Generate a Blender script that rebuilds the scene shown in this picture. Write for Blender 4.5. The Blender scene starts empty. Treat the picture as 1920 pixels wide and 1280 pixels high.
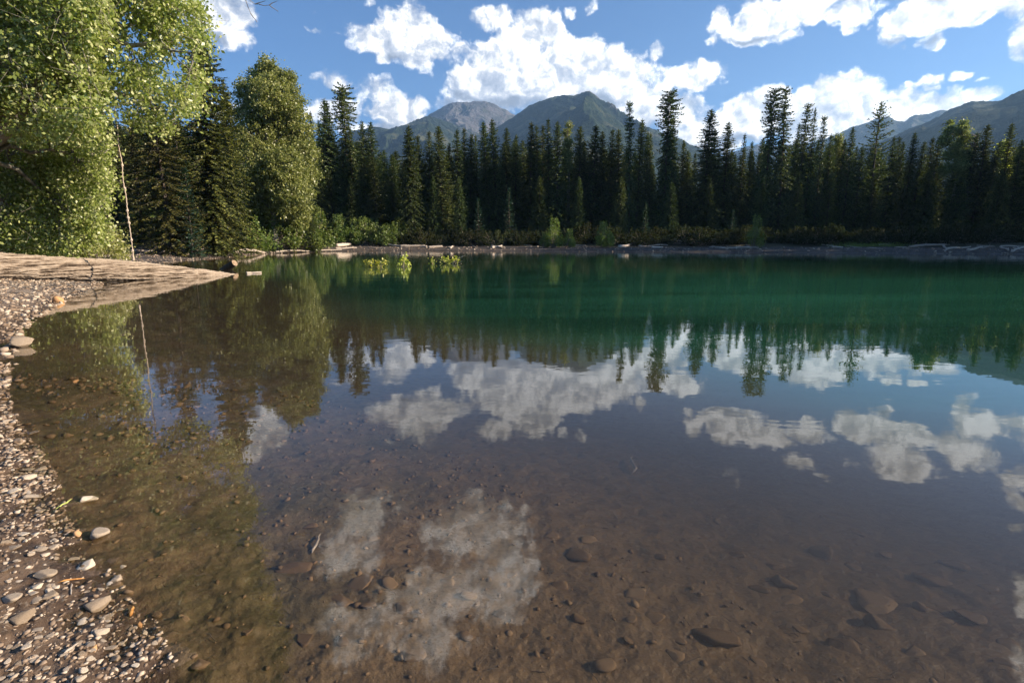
import bpy, bmesh, math, random
import numpy as np
from mathutils import Vector, Matrix
R = math.radians
sc = bpy.context.scene
col = sc.collection
random.seed(7)

# ------------------------------------------------------------------ camera
PITCH = R(10.75); F = 1022.0; EYE = 1.6
cam_d = bpy.data.cameras.new('camera'); cam = bpy.data.objects.new('camera', cam_d); col.objects.link(cam)
cam_d.sensor_width = 36; cam_d.lens = 36 * F / 1920; cam_d.clip_start = 0.05; cam_d.clip_end = 20000
cam.location = (0, 0, EYE); cam.rotation_euler = (math.pi / 2 - PITCH, 0, 0)
sc.camera = cam

def ray(px, py):
    dx = px - 960; dy = py - 640
    v = np.array([dx, F * math.cos(PITCH) - dy * math.sin(PITCH), -(F * math.sin(PITCH) + dy * math.cos(PITCH))])
    return v / np.linalg.norm(v)
def P(px, py, Y):
    d = ray(px, py); return np.array([0, 0, EYE]) + d * (Y / d[1])
def W(px, py, z=0.0):
    d = ray(px, py); return np.array([0, 0, EYE]) + d * ((z - EYE) / d[2])

# ------------------------------------------------------------------ light
SUN_AZ = R(95); SUN_EL = R(22)
sd = bpy.data.lights.new('sun', 'SUN'); sd.energy = 5.0; sd.angle = R(0.53); sd.color = (1.0, 0.85, 0.665)
sun = bpy.data.objects.new('sun', sd); col.objects.link(sun)
sdir = Vector((math.sin(SUN_AZ) * math.cos(SUN_EL), math.cos(SUN_AZ) * math.cos(SUN_EL), math.sin(SUN_EL)))
sun.rotation_euler = sdir.to_track_quat('Z', 'Y').to_euler(); sun.location = (60, 10, 60)
vs = sc.view_settings
vs.view_transform = 'Standard'; vs.look = 'None'; vs.exposure = 1.47; vs.gamma = 1; vs.use_curve_mapping = False
cy = sc.cycles
cy.use_denoising = True; cy.max_bounces = 10; cy.transparent_max_bounces = 24; cy.diffuse_bounces = 3
cy.glossy_bounces = 3; cy.transmission_bounces = 3; cy.volume_bounces = 0
cy.caustics_reflective = False; cy.caustics_refractive = False; cy.sample_clamp_indirect = 6
cy.use_adaptive_sampling = True; cy.adaptive_threshold = 0.015

class NT:
    """small node helper"""
    def __init__(s, tree): s.t = tree; s.n = tree.nodes; s.l = tree.links
    def new(s, kind, **kw):
        nd = s.n.new(kind)
        for k, v in kw.items(): setattr(nd, k, v)
        return nd
    def put(s, sock, v):
        if hasattr(v, 'is_linked') or isinstance(v, bpy.types.NodeSocket): s.l.new(v, sock)
        else: sock.default_value = v
    def math(s, op, a, b=None, c=None, clamp=False):
        nd = s.new('ShaderNodeMath', operation=op, use_clamp=clamp)
        for i, v in enumerate((a, b, c)):
            if v is not None: s.put(nd.inputs[i], v)
        return nd.outputs[0]
    def vmath(s, op, a, b=None, c=None):
        nd = s.new('ShaderNodeVectorMath', operation=op)
        for i, v in enumerate((a, b, c)):
            if v is not None: s.put(nd.inputs[i], v)
        return nd.outputs['Value'] if op in ('DOT_PRODUCT', 'LENGTH') else nd.outputs[0]
    def noise(s, vec, scale, detail=4, rough=.5, dist=0.0, dims='3D'):
        nd = s.new('ShaderNodeTexNoise', noise_dimensions=dims)
        if vec is not None: s.l.new(vec, nd.inputs['Vector'])
        nd.inputs['Scale'].default_value = scale; nd.inputs['Detail'].default_value = detail
        nd.inputs['Roughness'].default_value = rough; nd.inputs['Distortion'].default_value = dist
        return nd.outputs[0]
    def smooth(s, v, a, b, lo=0.0, hi=1.0):
        nd = s.new('ShaderNodeMapRange', interpolation_type='SMOOTHSTEP')
        s.put(nd.inputs[0], v)
        for i, q in enumerate((a, b, lo, hi)): nd.inputs[i + 1].default_value = q
        return nd.outputs[0]
    def mix(s, f, a, b):
        nd = s.new('ShaderNodeMix', data_type='RGBA')
        s.put(nd.inputs[0], f)
        for i, v in ((6, a), (7, b)):
            if isinstance(v, tuple) and len(v) == 3: v = (*v, 1)
            s.put(nd.inputs[i], v)
        return nd.outputs[2]
    def ramp(s, f, stops):
        nd = s.new('ShaderNodeValToRGB'); s.l.new(f, nd.inputs[0])
        e = nd.color_ramp.elements
        while len(e) < len(stops): e.new(.5)
        for i, (p, c) in enumerate(stops): e[i].position = p; e[i].color = (*c, 1)
        return nd.outputs[0]

# ------------------------------------------------------------------ world: Nishita sky with cumulus
world = bpy.data.worlds.new('World'); sc.world = world; world.use_nodes = True
w = NT(world.node_tree)
for n_ in list(w.n): w.n.remove(n_)
sky = w.new('ShaderNodeTexSky', sky_type='NISHITA'); sky.sun_disc = False
sky.sun_elevation = SUN_EL; sky.sun_rotation = SUN_AZ; sky.air_density = 1.0; sky.dust_density = 0.6; sky.ozone_density = 4.0; sky.altitude = 1100
CL = [  # centre px, centre py, radius x, radius y, weight : cloud puffs as seen in the sky
 (388,8,62,40,1),(425,30,50,42,1),(440,72,44,24,.95),(385,75,16,9,.5),
 (785,85,62,42,1.1),(757,32,40,30,1),(770,55,50,34,1),(832,78,26,20,.8),(700,72,46,22,1),(664,58,30,18,.8),(735,96,46,18,.9),(720,45,20,14,.6),
 (925,36,40,20,.9),(945,28,22,16,.8),(695,7,14,8,.6),(588,56,14,7,.55),
 (1005,66,56,42,1.15),(960,118,80,50,1.3),(1065,105,62,42,1.1),(1150,150,75,48,1.2),(985,160,120,42,1.4),(893,150,58,46,1.1),(1215,190,58,40,1.1),(1268,212,52,38,1.1),(1185,212,90,36,1.1),(1110,150,80,45,1.2),(875,100,26,20,.7),
 (1310,140,58,28,1.15),(1336,146,32,20,.8),(1240,134,22,20,.8),(1228,106,16,18,.7),(1206,107,8,12,.6),(1312,192,18,18,.8),(1100,12,14,12,.45),(1070,25,12,9,.45),
 (1405,225,62,42,1.2),(1360,246,50,36,1.1),(1395,196,34,22,1),(1445,200,40,40,1.1),(1320,250,60,30,1),
 (1560,190,66,42,1.3),(1600,168,52,34,1.1),(1680,205,72,34,1.2),(1540,240,80,34,1.3),(1640,230,90,34,1.3),(1760,198,66,22,1.1),(1822,186,56,15,1),(1720,160,36,9,.75),(1745,150,22,9,.75),(1740,170,16,9,.7),(1798,148,18,8,.65),(1838,152,14,7,.6),(1500,215,40,36,1.1),
 (1352,40,26,26,.9),(1375,66,40,18,.95),(1440,36,54,40,1.2),(1410,62,46,24,1),(1515,16,52,26,1),(1335,78,16,8,.5),
 (1602,26,42,26,1),(1590,57,20,9,.7),(1640,5,30,12,.6),(1632,50,12,7,.5),
 (1705,34,54,28,1.1),(1672,62,32,26,.95),(1785,22,62,30,1.2),(1840,30,34,16,.9),(1745,75,26,16,.8),(1695,90,15,7,.6),
 (1902,12,34,18,.9),(1916,85,20,42,.9),(1885,28,22,8,.6),
 (622,155,34,16,.9),(605,205,48,22,1),(655,212,26,24,.9),(705,172,38,28,1),(742,212,52,32,1.1),(785,200,22,14,.7),(690,240,60,14,.8),(838,192,26,13,.7),(590,20,6,6,.3),(430,212,40,24,.9),(680,190,16,12,.6)]
CLR = [  # puffs above the frame, located by their mirror image in the water
 (895,990,85,60,1.2),(955,1070,56,60,1.1),(850,1110,110,60,.95),(930,1140,60,30,1),(705,955,62,44,.9),(665,1040,60,56,.85),(800,1205,80,52,.9),(665,1190,70,60,.8),(760,1140,60,60,.6),
 (1480,862,46,13,.8),(1590,872,34,12,.75),(1690,868,62,30,1.05),(1712,894,32,14,.8),(1815,850,60,30,.95),(1845,880,30,14,.7),(1855,800,72,34,1.1),(1800,770,22,14,.7),(1902,900,30,24,.9),(1912,940,34,20,.8),
 (1370,884,24,12,.65),(1385,900,12,12,.6),(1912,1125,22,46,.8),(1905,985,12,12,.6),(1765,915,12,7,.5),(1540,895,18,7,.45),(1790,800,20,20,.5),(1960,850,60,60,1),(2000,1020,60,60,.9),(1950,1200,50,80,.8)]
def uv_of(px, py, mir=False):
    d = ray(px, py)
    return math.atan2(d[0], d[1]), math.asin(-d[2] if mir else d[2])
blobs = []
for lst, mir in ((CL, False), (CLR, True)):
    for (x, y, rx, ry, s_) in lst:
        u, v = uv_of(x, y, mir)
        u0, _ = uv_of(x - rx, y, mir); u1, _ = uv_of(x + rx, y, mir)
        _, v0 = uv_of(x, y - ry, mir); _, v1 = uv_of(x, y + ry, mir)
        s_ = s_ + (.12 if rx > 40 and not mir else (.08 if s_ < .75 and rx > 11 and not mir else -.05))
        blobs.append((u, v, abs(u1 - u0) / 2 * 1.22, abs(v1 - v0) / 2 * 1.22, s_))
tc = w.new('ShaderNodeTexCoord'); sep = w.new('ShaderNodeSeparateXYZ'); w.l.new(tc.outputs['Generated'], sep.inputs[0])
U = w.math('ARCTAN2', sep.outputs[0], sep.outputs[1]); V = w.math('ARCSINE', sep.outputs[2])
cmb = w.new('ShaderNodeCombineXYZ'); w.l.new(U, cmb.inputs[0]); w.l.new(V, cmb.inputs[1])
uv = cmb.outputs[0]
warp = w.new('ShaderNodeTexNoise', noise_dimensions='2D'); w.l.new(uv, warp.inputs['Vector'])
warp.inputs['Scale'].default_value = 26; warp.inputs['Detail'].default_value = 3
wv = w.vmath('SUBTRACT', warp.outputs['Color'], (.5, .5, .5))
uvw = w.vmath('MULTIPLY_ADD', wv, (.035, .026, 0), uv)
def puffs(vec, lst, du=0, dv=0):
    acc = None
    for (u, v, ru, rv, s_) in lst:
        q = w.vmath('MULTIPLY_ADD', vec, (1 / ru, 1 / rv, 0), ((du - u) / ru, (dv - v) / rv, 0))
        d2 = w.vmath('DOT_PRODUCT', q, q)
        f = w.math('MULTIPLY_ADD', d2, -s_ * .8, s_)
        acc = f if acc is None else w.math('SMOOTH_MAX', acc, f, .22)
    return acc
acc = puffs(uvw, blobs)
sunward = puffs(uvw, [b_ for b_ in blobs if b_[4] > .85], .022, .034)   # thickness a step nearer the sun
def cloud_noise(off):
    v_ = w.vmath('ADD', uv, off)
    a = w.noise(v_, 15, 10, .64, .1, '2D')
    return a
n0 = cloud_noise((0, 0, 0)); n1 = cloud_noise((.010, .012, 0))
def billow(off):
    v_ = w.vmath('MULTIPLY_ADD', w.vmath('ADD', uvw, off), (1, 1.25, 1), w.vmath('MULTIPLY', wv, (.03, .03, 0)))
    nd = w.new('ShaderNodeTexVoronoi', voronoi_dimensions='2D', feature='SMOOTH_F1', normalize=True)
    w.l.new(v_, nd.inputs['Vector']); nd.inputs['Scale'].default_value = 17; nd.inputs['Detail'].default_value = 3.0
    nd.inputs['Roughness'].default_value = .55; nd.inputs['Lacunarity'].default_value = 2.3; nd.inputs['Smoothness'].default_value = .35
    return nd.outputs['Distance']
b0 = billow((0, 0, 0)); b1 = billow((.008, .010, 0))
body = w.math('MULTIPLY_ADD', w.math('SUBTRACT', n0, .5), 1.9, acc)
body = w.math('ADD', body, w.math('MULTIPLY', w.math('SUBTRACT', .30, b0), 1.3))
alpha = w.smooth(body, .22, .80)
relief = w.math('ADD', w.math('MULTIPLY', w.math('SUBTRACT', n0, n1), 1.3), w.math('MULTIPLY', w.math('SUBTRACT', b1, b0), 1.1))
core = w.math('MULTIPLY', w.smooth(acc, .35, .9), w.smooth(w.math('SUBTRACT', sunward, acc), -.12, .40))
nlow = w.noise(uv, 5, 3, .5, 0, '2D')
grey = w.math('MULTIPLY', core, w.smooth(nlow, .30, .58, .45, 1.0))
lum = w.math('ADD', w.math('MULTIPLY_ADD', grey, -.66, .93), relief, clamp=False)
lum = w.math('MINIMUM', w.math('MAXIMUM', lum, .36), 1.15)
lum = w.math('MULTIPLY', lum, w.smooth(lum, .78, 1.06, 1.0, 1.35))
east = w.smooth(U, -.5, .7, .88, 1.10)
lum = w.math('MULTIPLY', lum, east)
lum = w.math('MULTIPLY', lum, w.smooth(V, .42, .60, 1.0, 2.7))   # overhead clouds boosted in brightness so their mirror image shows in the water
ccol = w.mix(w.smooth(lum, .5, .95), (.80, .86, 1.0), (1.0, .985, .965))
cst = w.vmath('MULTIPLY', ccol, w.vmath('MULTIPLY', (1, 1, 1), lum))
bg_sky = w.new('ShaderNodeBackground'); bg_cl = w.new('ShaderNodeBackground')
SKY = .0485
tint = w.vmath('MULTIPLY', sky.outputs[0], (.70, .97, 1.20))
w.l.new(tint, bg_sky.inputs[0]); bg_sky.inputs[1].default_value = SKY
w.l.new(cst, bg_cl.inputs[0]); bg_cl.inputs[1].default_value = .50
mx = w.new('ShaderNodeMixShader'); w.l.new(alpha, mx.inputs[0]); w.l.new(bg_sky.outputs[0], mx.inputs[1]); w.l.new(bg_cl.outputs[0], mx.inputs[2])
wo = w.new('ShaderNodeOutputWorld'); w.l.new(mx.outputs[0], wo.inputs[0])
world.cycles.sampling_method = 'MANUAL'; world.cycles.sample_map_resolution = 512

# ------------------------------------------------------------------ helpers
def put_mesh(name, verts, faces, mat=None, smooth=False, mats=None, midx=None):
    """faces: (n,k) array or list of arrays"""
    me = bpy.data.meshes.new(name)
    verts = np.asarray(verts, dtype=np.float32)
    fl = faces if isinstance(faces, list) else [faces]
    fl = [np.asarray(f, dtype=np.int32) for f in fl if len(f)]
    me.vertices.add(len(verts)); me.vertices.foreach_set('co', verts.ravel())
    nl = sum(f.size for f in fl); nf = sum(len(f) for f in fl)
    me.loops.add(nl); me.loops.foreach_set('vertex_index', np.concatenate([f.ravel() for f in fl]))
    me.polygons.add(nf)
    cnt = np.concatenate([np.full(len(f), f.shape[1], dtype=np.int32) for f in fl])
    st = np.concatenate([[0], np.cumsum(cnt)[:-1]]).astype(np.int32)
    me.polygons.foreach_set('loop_start', st); me.polygons.foreach_set('loop_total', cnt)
    for m_ in (mats or ([mat] if mat else [])): me.materials.append(m_)
    if midx is not None: me.polygons.foreach_set('material_index', np.asarray(midx, dtype=np.int32))
    me.polygons.foreach_set('use_smooth', np.full(nf, bool(smooth)))
    me.update(calc_edges=True)
    return me
def link(name, me, parent=None, loc=None):
    o = bpy.data.objects.new(name, me); col.objects.link(o)
    if parent: o.parent = parent
    if loc is not None: o.location = loc
    return o
def tag(o, label=None, cat=None, group=None, kind=None):
    if label: o['label'] = label
    if cat: o['category'] = cat
    if group: o['group'] = group
    if kind: o['kind'] = kind
    return o
def empty(name, loc=(0, 0, 0)):
    o = bpy.data.objects.new(name, None); col.objects.link(o); o.location = loc; o.empty_display_size = .3
    return o
def copy_tree(o):
    r = o.copy(); col.objects.link(r)
    for ch in o.children:
        c = ch.copy(); col.objects.link(c); c.parent = r
        for g in ch.children:
            d = g.copy(); col.objects.link(d); d.parent = c
    return r
def hash2(ix, iy, seed):
    h = (ix.astype(np.int64) * 374761393 + iy.astype(np.int64) * 668265263 + seed * 974634777) & 0xffffffff
    h = ((h ^ (h >> 13)) * 1274126177) & 0xffffffff
    return ((h ^ (h >> 16)) & 0xffffff) / float(0xffffff)
def vnoise(x, y, seed=0):
    ix = np.floor(x); iy = np.floor(y); fx = x - ix; fy = y - iy
    fx = fx * fx * fx * (fx * (fx * 6 - 15) + 10); fy = fy * fy * fy * (fy * (fy * 6 - 15) + 10)
    a = hash2(ix, iy, seed); b = hash2(ix + 1, iy, seed); c = hash2(ix, iy + 1, seed); d = hash2(ix + 1, iy + 1, seed)
    return (a + (b - a) * fx) * (1 - fy) + (c + (d - c) * fx) * fy
def fbm(x, y, seed=0, oct=4, gain=.5):
    s = 0; a = 1; t = 0; x = np.asarray(x, float); y = np.asarray(y, float)
    for i in range(oct):
        s = s + a * (vnoise(x, y, seed + i * 17) - .5); t += a; a *= gain
        x, y = (x * .8 - y * .6) * 2.03 + 5.1, (x * .6 + y * .8) * 2.03 + 9.7
    return s / t * 2
def ridged(x, y, seed=0, oct=5, gain=.5):
    s = 0; a = 1; t = 0
    for i in range(oct):
        s = s + a * (1 - np.abs(vnoise(x, y, seed + i * 31) * 2 - 1)); t += a; a *= gain
        x, y = (x * .8 - y * .6) * 2.07 + 3.3, (x * .6 + y * .8) * 2.07 + 1.9
    return s / t

# ------------------------------------------------------------------ materials
def new_mat(name):
    m = bpy.data.materials.new(name); m.use_nodes = True
    t = NT(m.node_tree)
    for n_ in list(t.n): t.n.remove(n_)
    return m, t
def finish(t, bsdf, disp=None):
    o = t.new('ShaderNodeOutputMaterial'); t.l.new(bsdf, o.inputs[0])
def principled(t, color, rough=.8, bump=None, bstr=.3, bdist=.02, spec=.3):
    b = t.new('ShaderNodeBsdfPrincipled')
    if isinstance(color, tuple): color = (*color[:3], 1)
    t.put(b.inputs['Base Color'], color); t.put(b.inputs['Roughness'], rough)
    b.inputs['Specular IOR Level'].default_value = spec
    if bump is not None:
        bn = t.new('ShaderNodeBump'); bn.inputs['Strength'].default_value = bstr; bn.inputs['Distance'].default_value = bdist
        t.l.new(bump, bn.inputs['Height']); t.l.new(bn.outputs[0], b.inputs['Normal'])
    return b.outputs[0]
def leaf_mat(name, c1, c2, c3, trans=.35, gloss=.08, objvar=.35, tipc=None):
    m, t = new_mat(name)
    g = t.new('ShaderNodeNewGeometry'); oi = t.new('ShaderNodeObjectInfo')
    c = t.ramp(g.outputs['Random Per Island'], [(0, c1), (.55, c2), (1, c3)])
    hs = t.new('ShaderNodeHueSaturation')
    t.l.new(c, hs.inputs['Color'])
    t.l.new(t.math('MULTIPLY_ADD', oi.outputs['Random'], objvar, 1 - objvar / 2), hs.inputs['Value'])
    r2 = t.math('FRACT', t.math('MULTIPLY', oi.outputs['Random'], 7.31))
    t.l.new(t.math('MULTIPLY_ADD', r2, .04, .488), hs.inputs['Hue'])
    cc = hs.outputs[0]
    d = t.new('ShaderNodeBsdfDiffuse'); t.l.new(cc, d.inputs[0])
    tr = t.new('ShaderNodeBsdfTranslucent'); t.l.new(t.vmath('MULTIPLY', cc, (1.15, 1.25, .7)), tr.inputs[0])
    m1 = t.new('ShaderNodeMixShader'); m1.inputs[0].default_value = trans
    t.l.new(d.outputs[0], m1.inputs[1]); t.l.new(tr.outputs[0], m1.inputs[2])
    gl = t.new('ShaderNodeBsdfGlossy'); gl.inputs['Roughness'].default_value = .42; gl.inputs[0].default_value = (1, 1, 1, 1)
    m2 = t.new('ShaderNodeMixShader'); m2.inputs[0].default_value = gloss
    t.l.new(m1.outputs[0], m2.inputs[1]); t.l.new(gl.outputs[0], m2.inputs[2])
    finish(t, m2.outputs[0]); return m
M = {}
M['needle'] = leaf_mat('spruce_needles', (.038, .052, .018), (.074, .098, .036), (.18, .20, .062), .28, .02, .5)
M['needle_gold'] = leaf_mat('sunlit_spruce_needles', (.032, .038, .014), (.085, .088, .025), (.23, .205, .055), .25, .02, .45)  # warm sun on the left spruces put into the needle colour
M['needle_teal'] = leaf_mat('fir_needles', (.022, .050, .030), (.036, .075, .042), (.06, .105, .05), .2, .03, .3)
M['alder'] = leaf_mat('broad_leaves', (.20, .235, .045), (.35, .37, .09), (.62, .58, .31), .46, .04, .15)  # cream third tone stands in for glossy highlights on the leaves
M['poplar'] = leaf_mat('poplar_leaves', (.13, .15, .042), (.225, .24, .072), (.36, .36, .13), .4, .03, .25)
M['shrub'] = leaf_mat('shrub_leaves', (.09, .125, .026), (.15, .19, .042), (.25, .275, .07), .38, .02, .5)
M['darkshrub'] = leaf_mat('shaded_shrub_leaves', (.022, .028, .013), (.038, .044, .019), (.062, .064, .028), .3, .0, .5)  # far-shore shade put into a darker copy of the shrub leaves
M['yellow'] = leaf_mat('yellow_leaves', (.34, .36, .03), (.55, .50, .05), (.68, .60, .10), .4, .08, .2)

def bark_mat(name, ca, cb, scale=8, stretch=.18, bs=.6, bd=.03):
    m, t = new_mat(name); tcn = t.new('ShaderNodeTexCoord')
    v = t.vmath('MULTIPLY', tcn.outputs['Object'], (1, 1, stretch))
    n = t.noise(v, scale, 6, .62, .4)
    c = t.ramp(n, [(.3, ca), (.5, tuple((a + b) / 2 for a, b in zip(ca, cb))), (.7, cb)])
    finish(t, principled(t, c, .9, n, bs, bd, .15)); return m
M['bark'] = bark_mat('conifer_bark', (.035, .026, .020), (.13, .105, .085))
M['palebark'] = bark_mat('poplar_bark', (.08, .07, .055), (.38, .34, .28), 5, .6)
M['twig'] = bark_mat('grey_twig', (.16, .13, .10), (.36, .31, .26), 12, .5)

def drift_mat(name, ca, cb):
    m, t = new_mat(name); tcn = t.new('ShaderNodeTexCoord'); oi = t.new('ShaderNodeObjectInfo')
    v = t.vmath('MULTIPLY', tcn.outputs['Object'], (.6, 9, 9))
    n = t.noise(v, 3, 6, .65, .3)
    c = t.ramp(n, [(.3, ca), (.7, cb)])
    hs = t.new('ShaderNodeHueSaturation'); t.l.new(c, hs.inputs['Color']); t.l.new(t.math('MULTIPLY_ADD', oi.outputs['Random'], .6, .65), hs.inputs['Value'])
    finish(t, principled(t, hs.outputs[0], .85, n, .5, .02, .2)); return m
M['drift'] = drift_mat('bleached_wood', (.25, .19, .14), (.62, .53, .44))

def stone_mat(name, ca, cb, cc, wet=False):
    m, t = new_mat(name); tcn = t.new('ShaderNodeTexCoord'); oi = t.new('ShaderNodeObjectInfo'); g = t.new('ShaderNodeNewGeometry')
    n = t.noise(tcn.outputs['Object'], 9, 7, .65); n2 = t.noise(tcn.outputs['Object'], 40, 3, .6)
    rnd = t.math('FRACT', t.math('ADD', oi.outputs['Random'], g.outputs['Random Per Island']))
    c = t.ramp(rnd, [(0, ca), (.5, cb), (1, cc)])
    hs = t.new('ShaderNodeHueSaturation'); t.l.new(c, hs.inputs['Color']); t.l.new(t.math('MULTIPLY_ADD', n, .9, .55), hs.inputs['Value'])
    finish(t, principled(t, hs.outputs[0], .45 if wet else .8, n2, .35, .006, .5 if wet else .2)); return m
M['stone'] = stone_mat('dry_stone', (.23, .17, .115), (.37, .295, .22), (.54, .45, .345))
M['wetstone'] = stone_mat('silted_stone', (.095, .060, .032), (.13, .083, .046), (.175, .116, .066))
M['tanstone'] = stone_mat('orange_stone', (.42, .22, .09), (.50, .28, .13), (.55, .33, .17))
M['gravel'] = stone_mat('gravel_stone', (.13, .088, .058), (.29, .21, .148), (.52, .425, .325))

# ------------------------------------------------------------------ lake outline (positive = land)
sh_px = [(309,1262),(292,1212),(280,1168),(248,1146),(222,1116),(214,1086),(160,1060),(124,1000),(106,945),(92,888),(66,842),(34,808),(12,770),(6,728),(10,690),(24,640),(30,620),(56,600),(85,583),(115,566),(150,549),(188,533),(215,515),(268,499),(285,494),(332,489),(400,485),(452,480.5),(500,476.5),(545,474),(600,472.3),(700,470.5),(800,470.2),(900,470.8),(1000,471.3),(1100,472),(1200,472.2),(1300,472.8),(1400,473.4),(1500,473.8),(1600,474.2),(1700,475),(1800,475.6),(1900,476.4)]
pl = [W(x, y)[:2] for x, y in sh_px]
pl = [(6.5, -1.6), (2.0, -.8), (.3, -.2), (-.85, .5), (-1.2, 1.2)] + [tuple(p) for p in pl] + [(60, 50), (72, 40), (82, 26), (80, 8), (66, -8), (40, -14), (18, -8)]
pl = np.array(pl)
def sdf(x, y):
    x = np.asarray(x, float); y = np.asarray(y, float)
    best = np.full(x.shape, 1e18); inside = np.zeros(x.shape, bool)
    n = len(pl)
    for i in range(n):
        ax, ay = pl[i]; bx, by = pl[(i + 1) % n]
        ex, ey = bx - ax, by - ay
        t = np.clip(((x - ax) * ex + (y - ay) * ey) / (ex * ex + ey * ey), 0, 1)
        best = np.minimum(best, (x - ax - t * ex) ** 2 + (y - ay - t * ey) ** 2)
        c = ((ay > y) != (by > y)) & (x < (bx - ax) * (y - ay) / (by - ay + 1e-12) + ax)
        inside ^= c
    d = np.sqrt(best)
    return np.where(inside, -d, d)
def ground_z(x, y, fine=True):
    x = np.asarray(x, float); y = np.asarray(y, float)
    d = sdf(x, y); r = np.hypot(x, y)
    land = .10 * np.minimum(d, 3) + .05 * np.clip(d - 3, 0, 4)
    land += .45 * np.clip((d - 7) / 4, 0, 1) ** 2 * (3 - 2 * np.clip((d - 7) / 4, 0, 1)) + .012 * np.clip(d - 10, 0, 150) + .05 * np.clip(d - 160, 0, 1e9) * np.clip(1 - r / 6000, 0, 1)
    land += np.clip(d / 20, 0, 1) * .35 * fbm(x / 14, y / 14, 3, 3)
    w_ = -d
    farside = np.clip((r - 30) / 25, 0, 1)
    s1 = .10 + .06 * farside
    bed = -(s1 * np.minimum(w_, 4) + .2 * np.clip(w_ - 4, 0, 16))
    z = np.where(d > 0, land, bed)
    if fine:
        near = np.clip(1 - (r - 9) / 12, 0, 1)
        amp = .034 - .015 * np.clip(-d / .8, 0, 1)
        z = z - .010 * near + near * (amp * fbm(x * 7, y * 7, 11, 5, .62) + .022 * fbm(x * 1.6, y * 1.6, 23, 3))
        z = z + np.clip((r - 9) / 12, 0, 1) * .03 * fbm(x * .9, y * .9, 41, 3)
    return z
def gz(x, y): return float(ground_z(np.array([x]), np.array([y]))[0])
def on_ground(px, py):
    d = ray(px, py); t = (0 - EYE) / d[2]
    for _ in range(8):
        p = np.array([0, 0, EYE]) + d * t
        t += (gz(p[0], p[1]) - p[2]) / d[2] * .8
    return np.array([0, 0, EYE]) + d * t

# ------------------------------------------------------------------ ground sheet (polar grid, fine near the viewer)
ang = np.concatenate([np.linspace(R(-58), R(52), 620), np.linspace(R(52), R(302), 90)[1:-1]])
rad = [.55]
while rad[-1] < 4000:
    r_ = rad[-1]
    rad.append(r_ * (1.0052 if r_ < 9 else (1.012 if r_ < 120 else 1.06)))
rad = np.array(rad)
AA, RR = np.meshgrid(ang, rad)
X = (RR * np.sin(AA)).ravel(); Y = (RR * np.cos(AA)).ravel()
Z = ground_z(X, Y)
na, nr = len(ang), len(rad)
ii = np.arange(nr - 1)[:, None] * na; jj = np.arange(na)[None, :]; j2 = (jj + 1) % na
faces = np.stack([ii + jj, ii + j2, ii + na + j2, ii + na + jj], -1).reshape(-1, 4)
cz = gz(0, 0)
vv = np.column_stack([X, Y, Z]); vv = np.vstack([vv, [[0, 0, cz]]])
tri = np.stack([np.full(na, len(vv) - 1), j2.ravel(), jj.ravel()], -1)
def ground_mat():
    m, t = new_mat('shore_ground'); tcn = t.new('ShaderNodeTexCoord'); o = tcn.outputs['Object']
    at = t.new('ShaderNodeAttribute'); at.attribute_name = 'land'; d = at.outputs['Fac']
    sp = t.new('ShaderNodeSeparateXYZ'); t.l.new(o, sp.inputs[0])
    nb = t.noise(o, 1.1, 5, .6); nm = t.noise(o, 7, 6, .65); nf = t.noise(o, 45, 5, .7)
    mud = t.ramp(nm, [(.28, (.075, .047, .028)), (.5, (.18, .115, .070)), (.75, (.32, .225, .15))])
    mud = t.mix(t.smooth(nf, .52, .72), mud, (.33, .26, .195))
    bed = t.ramp(nm, [(.25, (.070, .043, .020)), (.5, (.118, .076, .037)), (.78, (.17, .110, .055))])
    bed = t.mix(t.smooth(nf, .56, .72), bed, (.19, .128, .070))
    olive = t.ramp(nm, [(.3, (.045, .032, .011)), (.7, (.11, .080, .034))])
    bed = t.mix(t.math('MULTIPLY', t.smooth(sp.outputs[0], -1.1, -.2, 1, 0), t.smooth(nb, .4, .6)), bed, olive)
    floor = t.ramp(nm, [(.3, (.025, .022, .014)), (.55, (.05, .045, .022)), (.8, (.06, .075, .025))])
    beach = t.ramp(nm, [(.25, (.13, .105, .088)), (.55, (.24, .20, .17)), (.8, (.36, .31, .27))])
    dn = t.math('MULTIPLY_ADD', t.math('SUBTRACT', nb, .5), 5.0, d)
    far = t.smooth(sp.outputs[1], 9, 20)
    beach = t.mix(t.smooth(sp.outputs[1], 21, 27), beach, t.ramp(t.noise(o, 1.6, 6, .7), [(.35, (.030, .022, .017)), (.52, (.066, .052, .043)), (.7, (.15, .12, .10))]))
    dry = t.mix(far, mud, beach)
    land = t.mix(t.smooth(dn, 5.5, 8.5), dry, floor)
    wet = t.mix(t.smooth(d, .05, .7), t.vmath('MULTIPLY', dry, (.45, .43, .42)), land)
    c = t.mix(t.smooth(d, -.1, .03), bed, wet)
    h = t.math('ADD', t.math('MULTIPLY', nf, .35), nm)
    rough = t.smooth(d, .0, .5, .45, .9)
    b = principled(t, c, rough, h, .7, .03, .35)
    finish(t, b); return m
me = put_mesh('ground', vv, [faces, tri], ground_mat(), smooth=True)
a_ = me.attributes.new('land', 'FLOAT', 'POINT'); a_.data.foreach_set('value', np.append(np.clip(sdf(X, Y), -50, 50), 0.5).astype(np.float32))
tag(link('ground', me), kind='structure')

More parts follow.
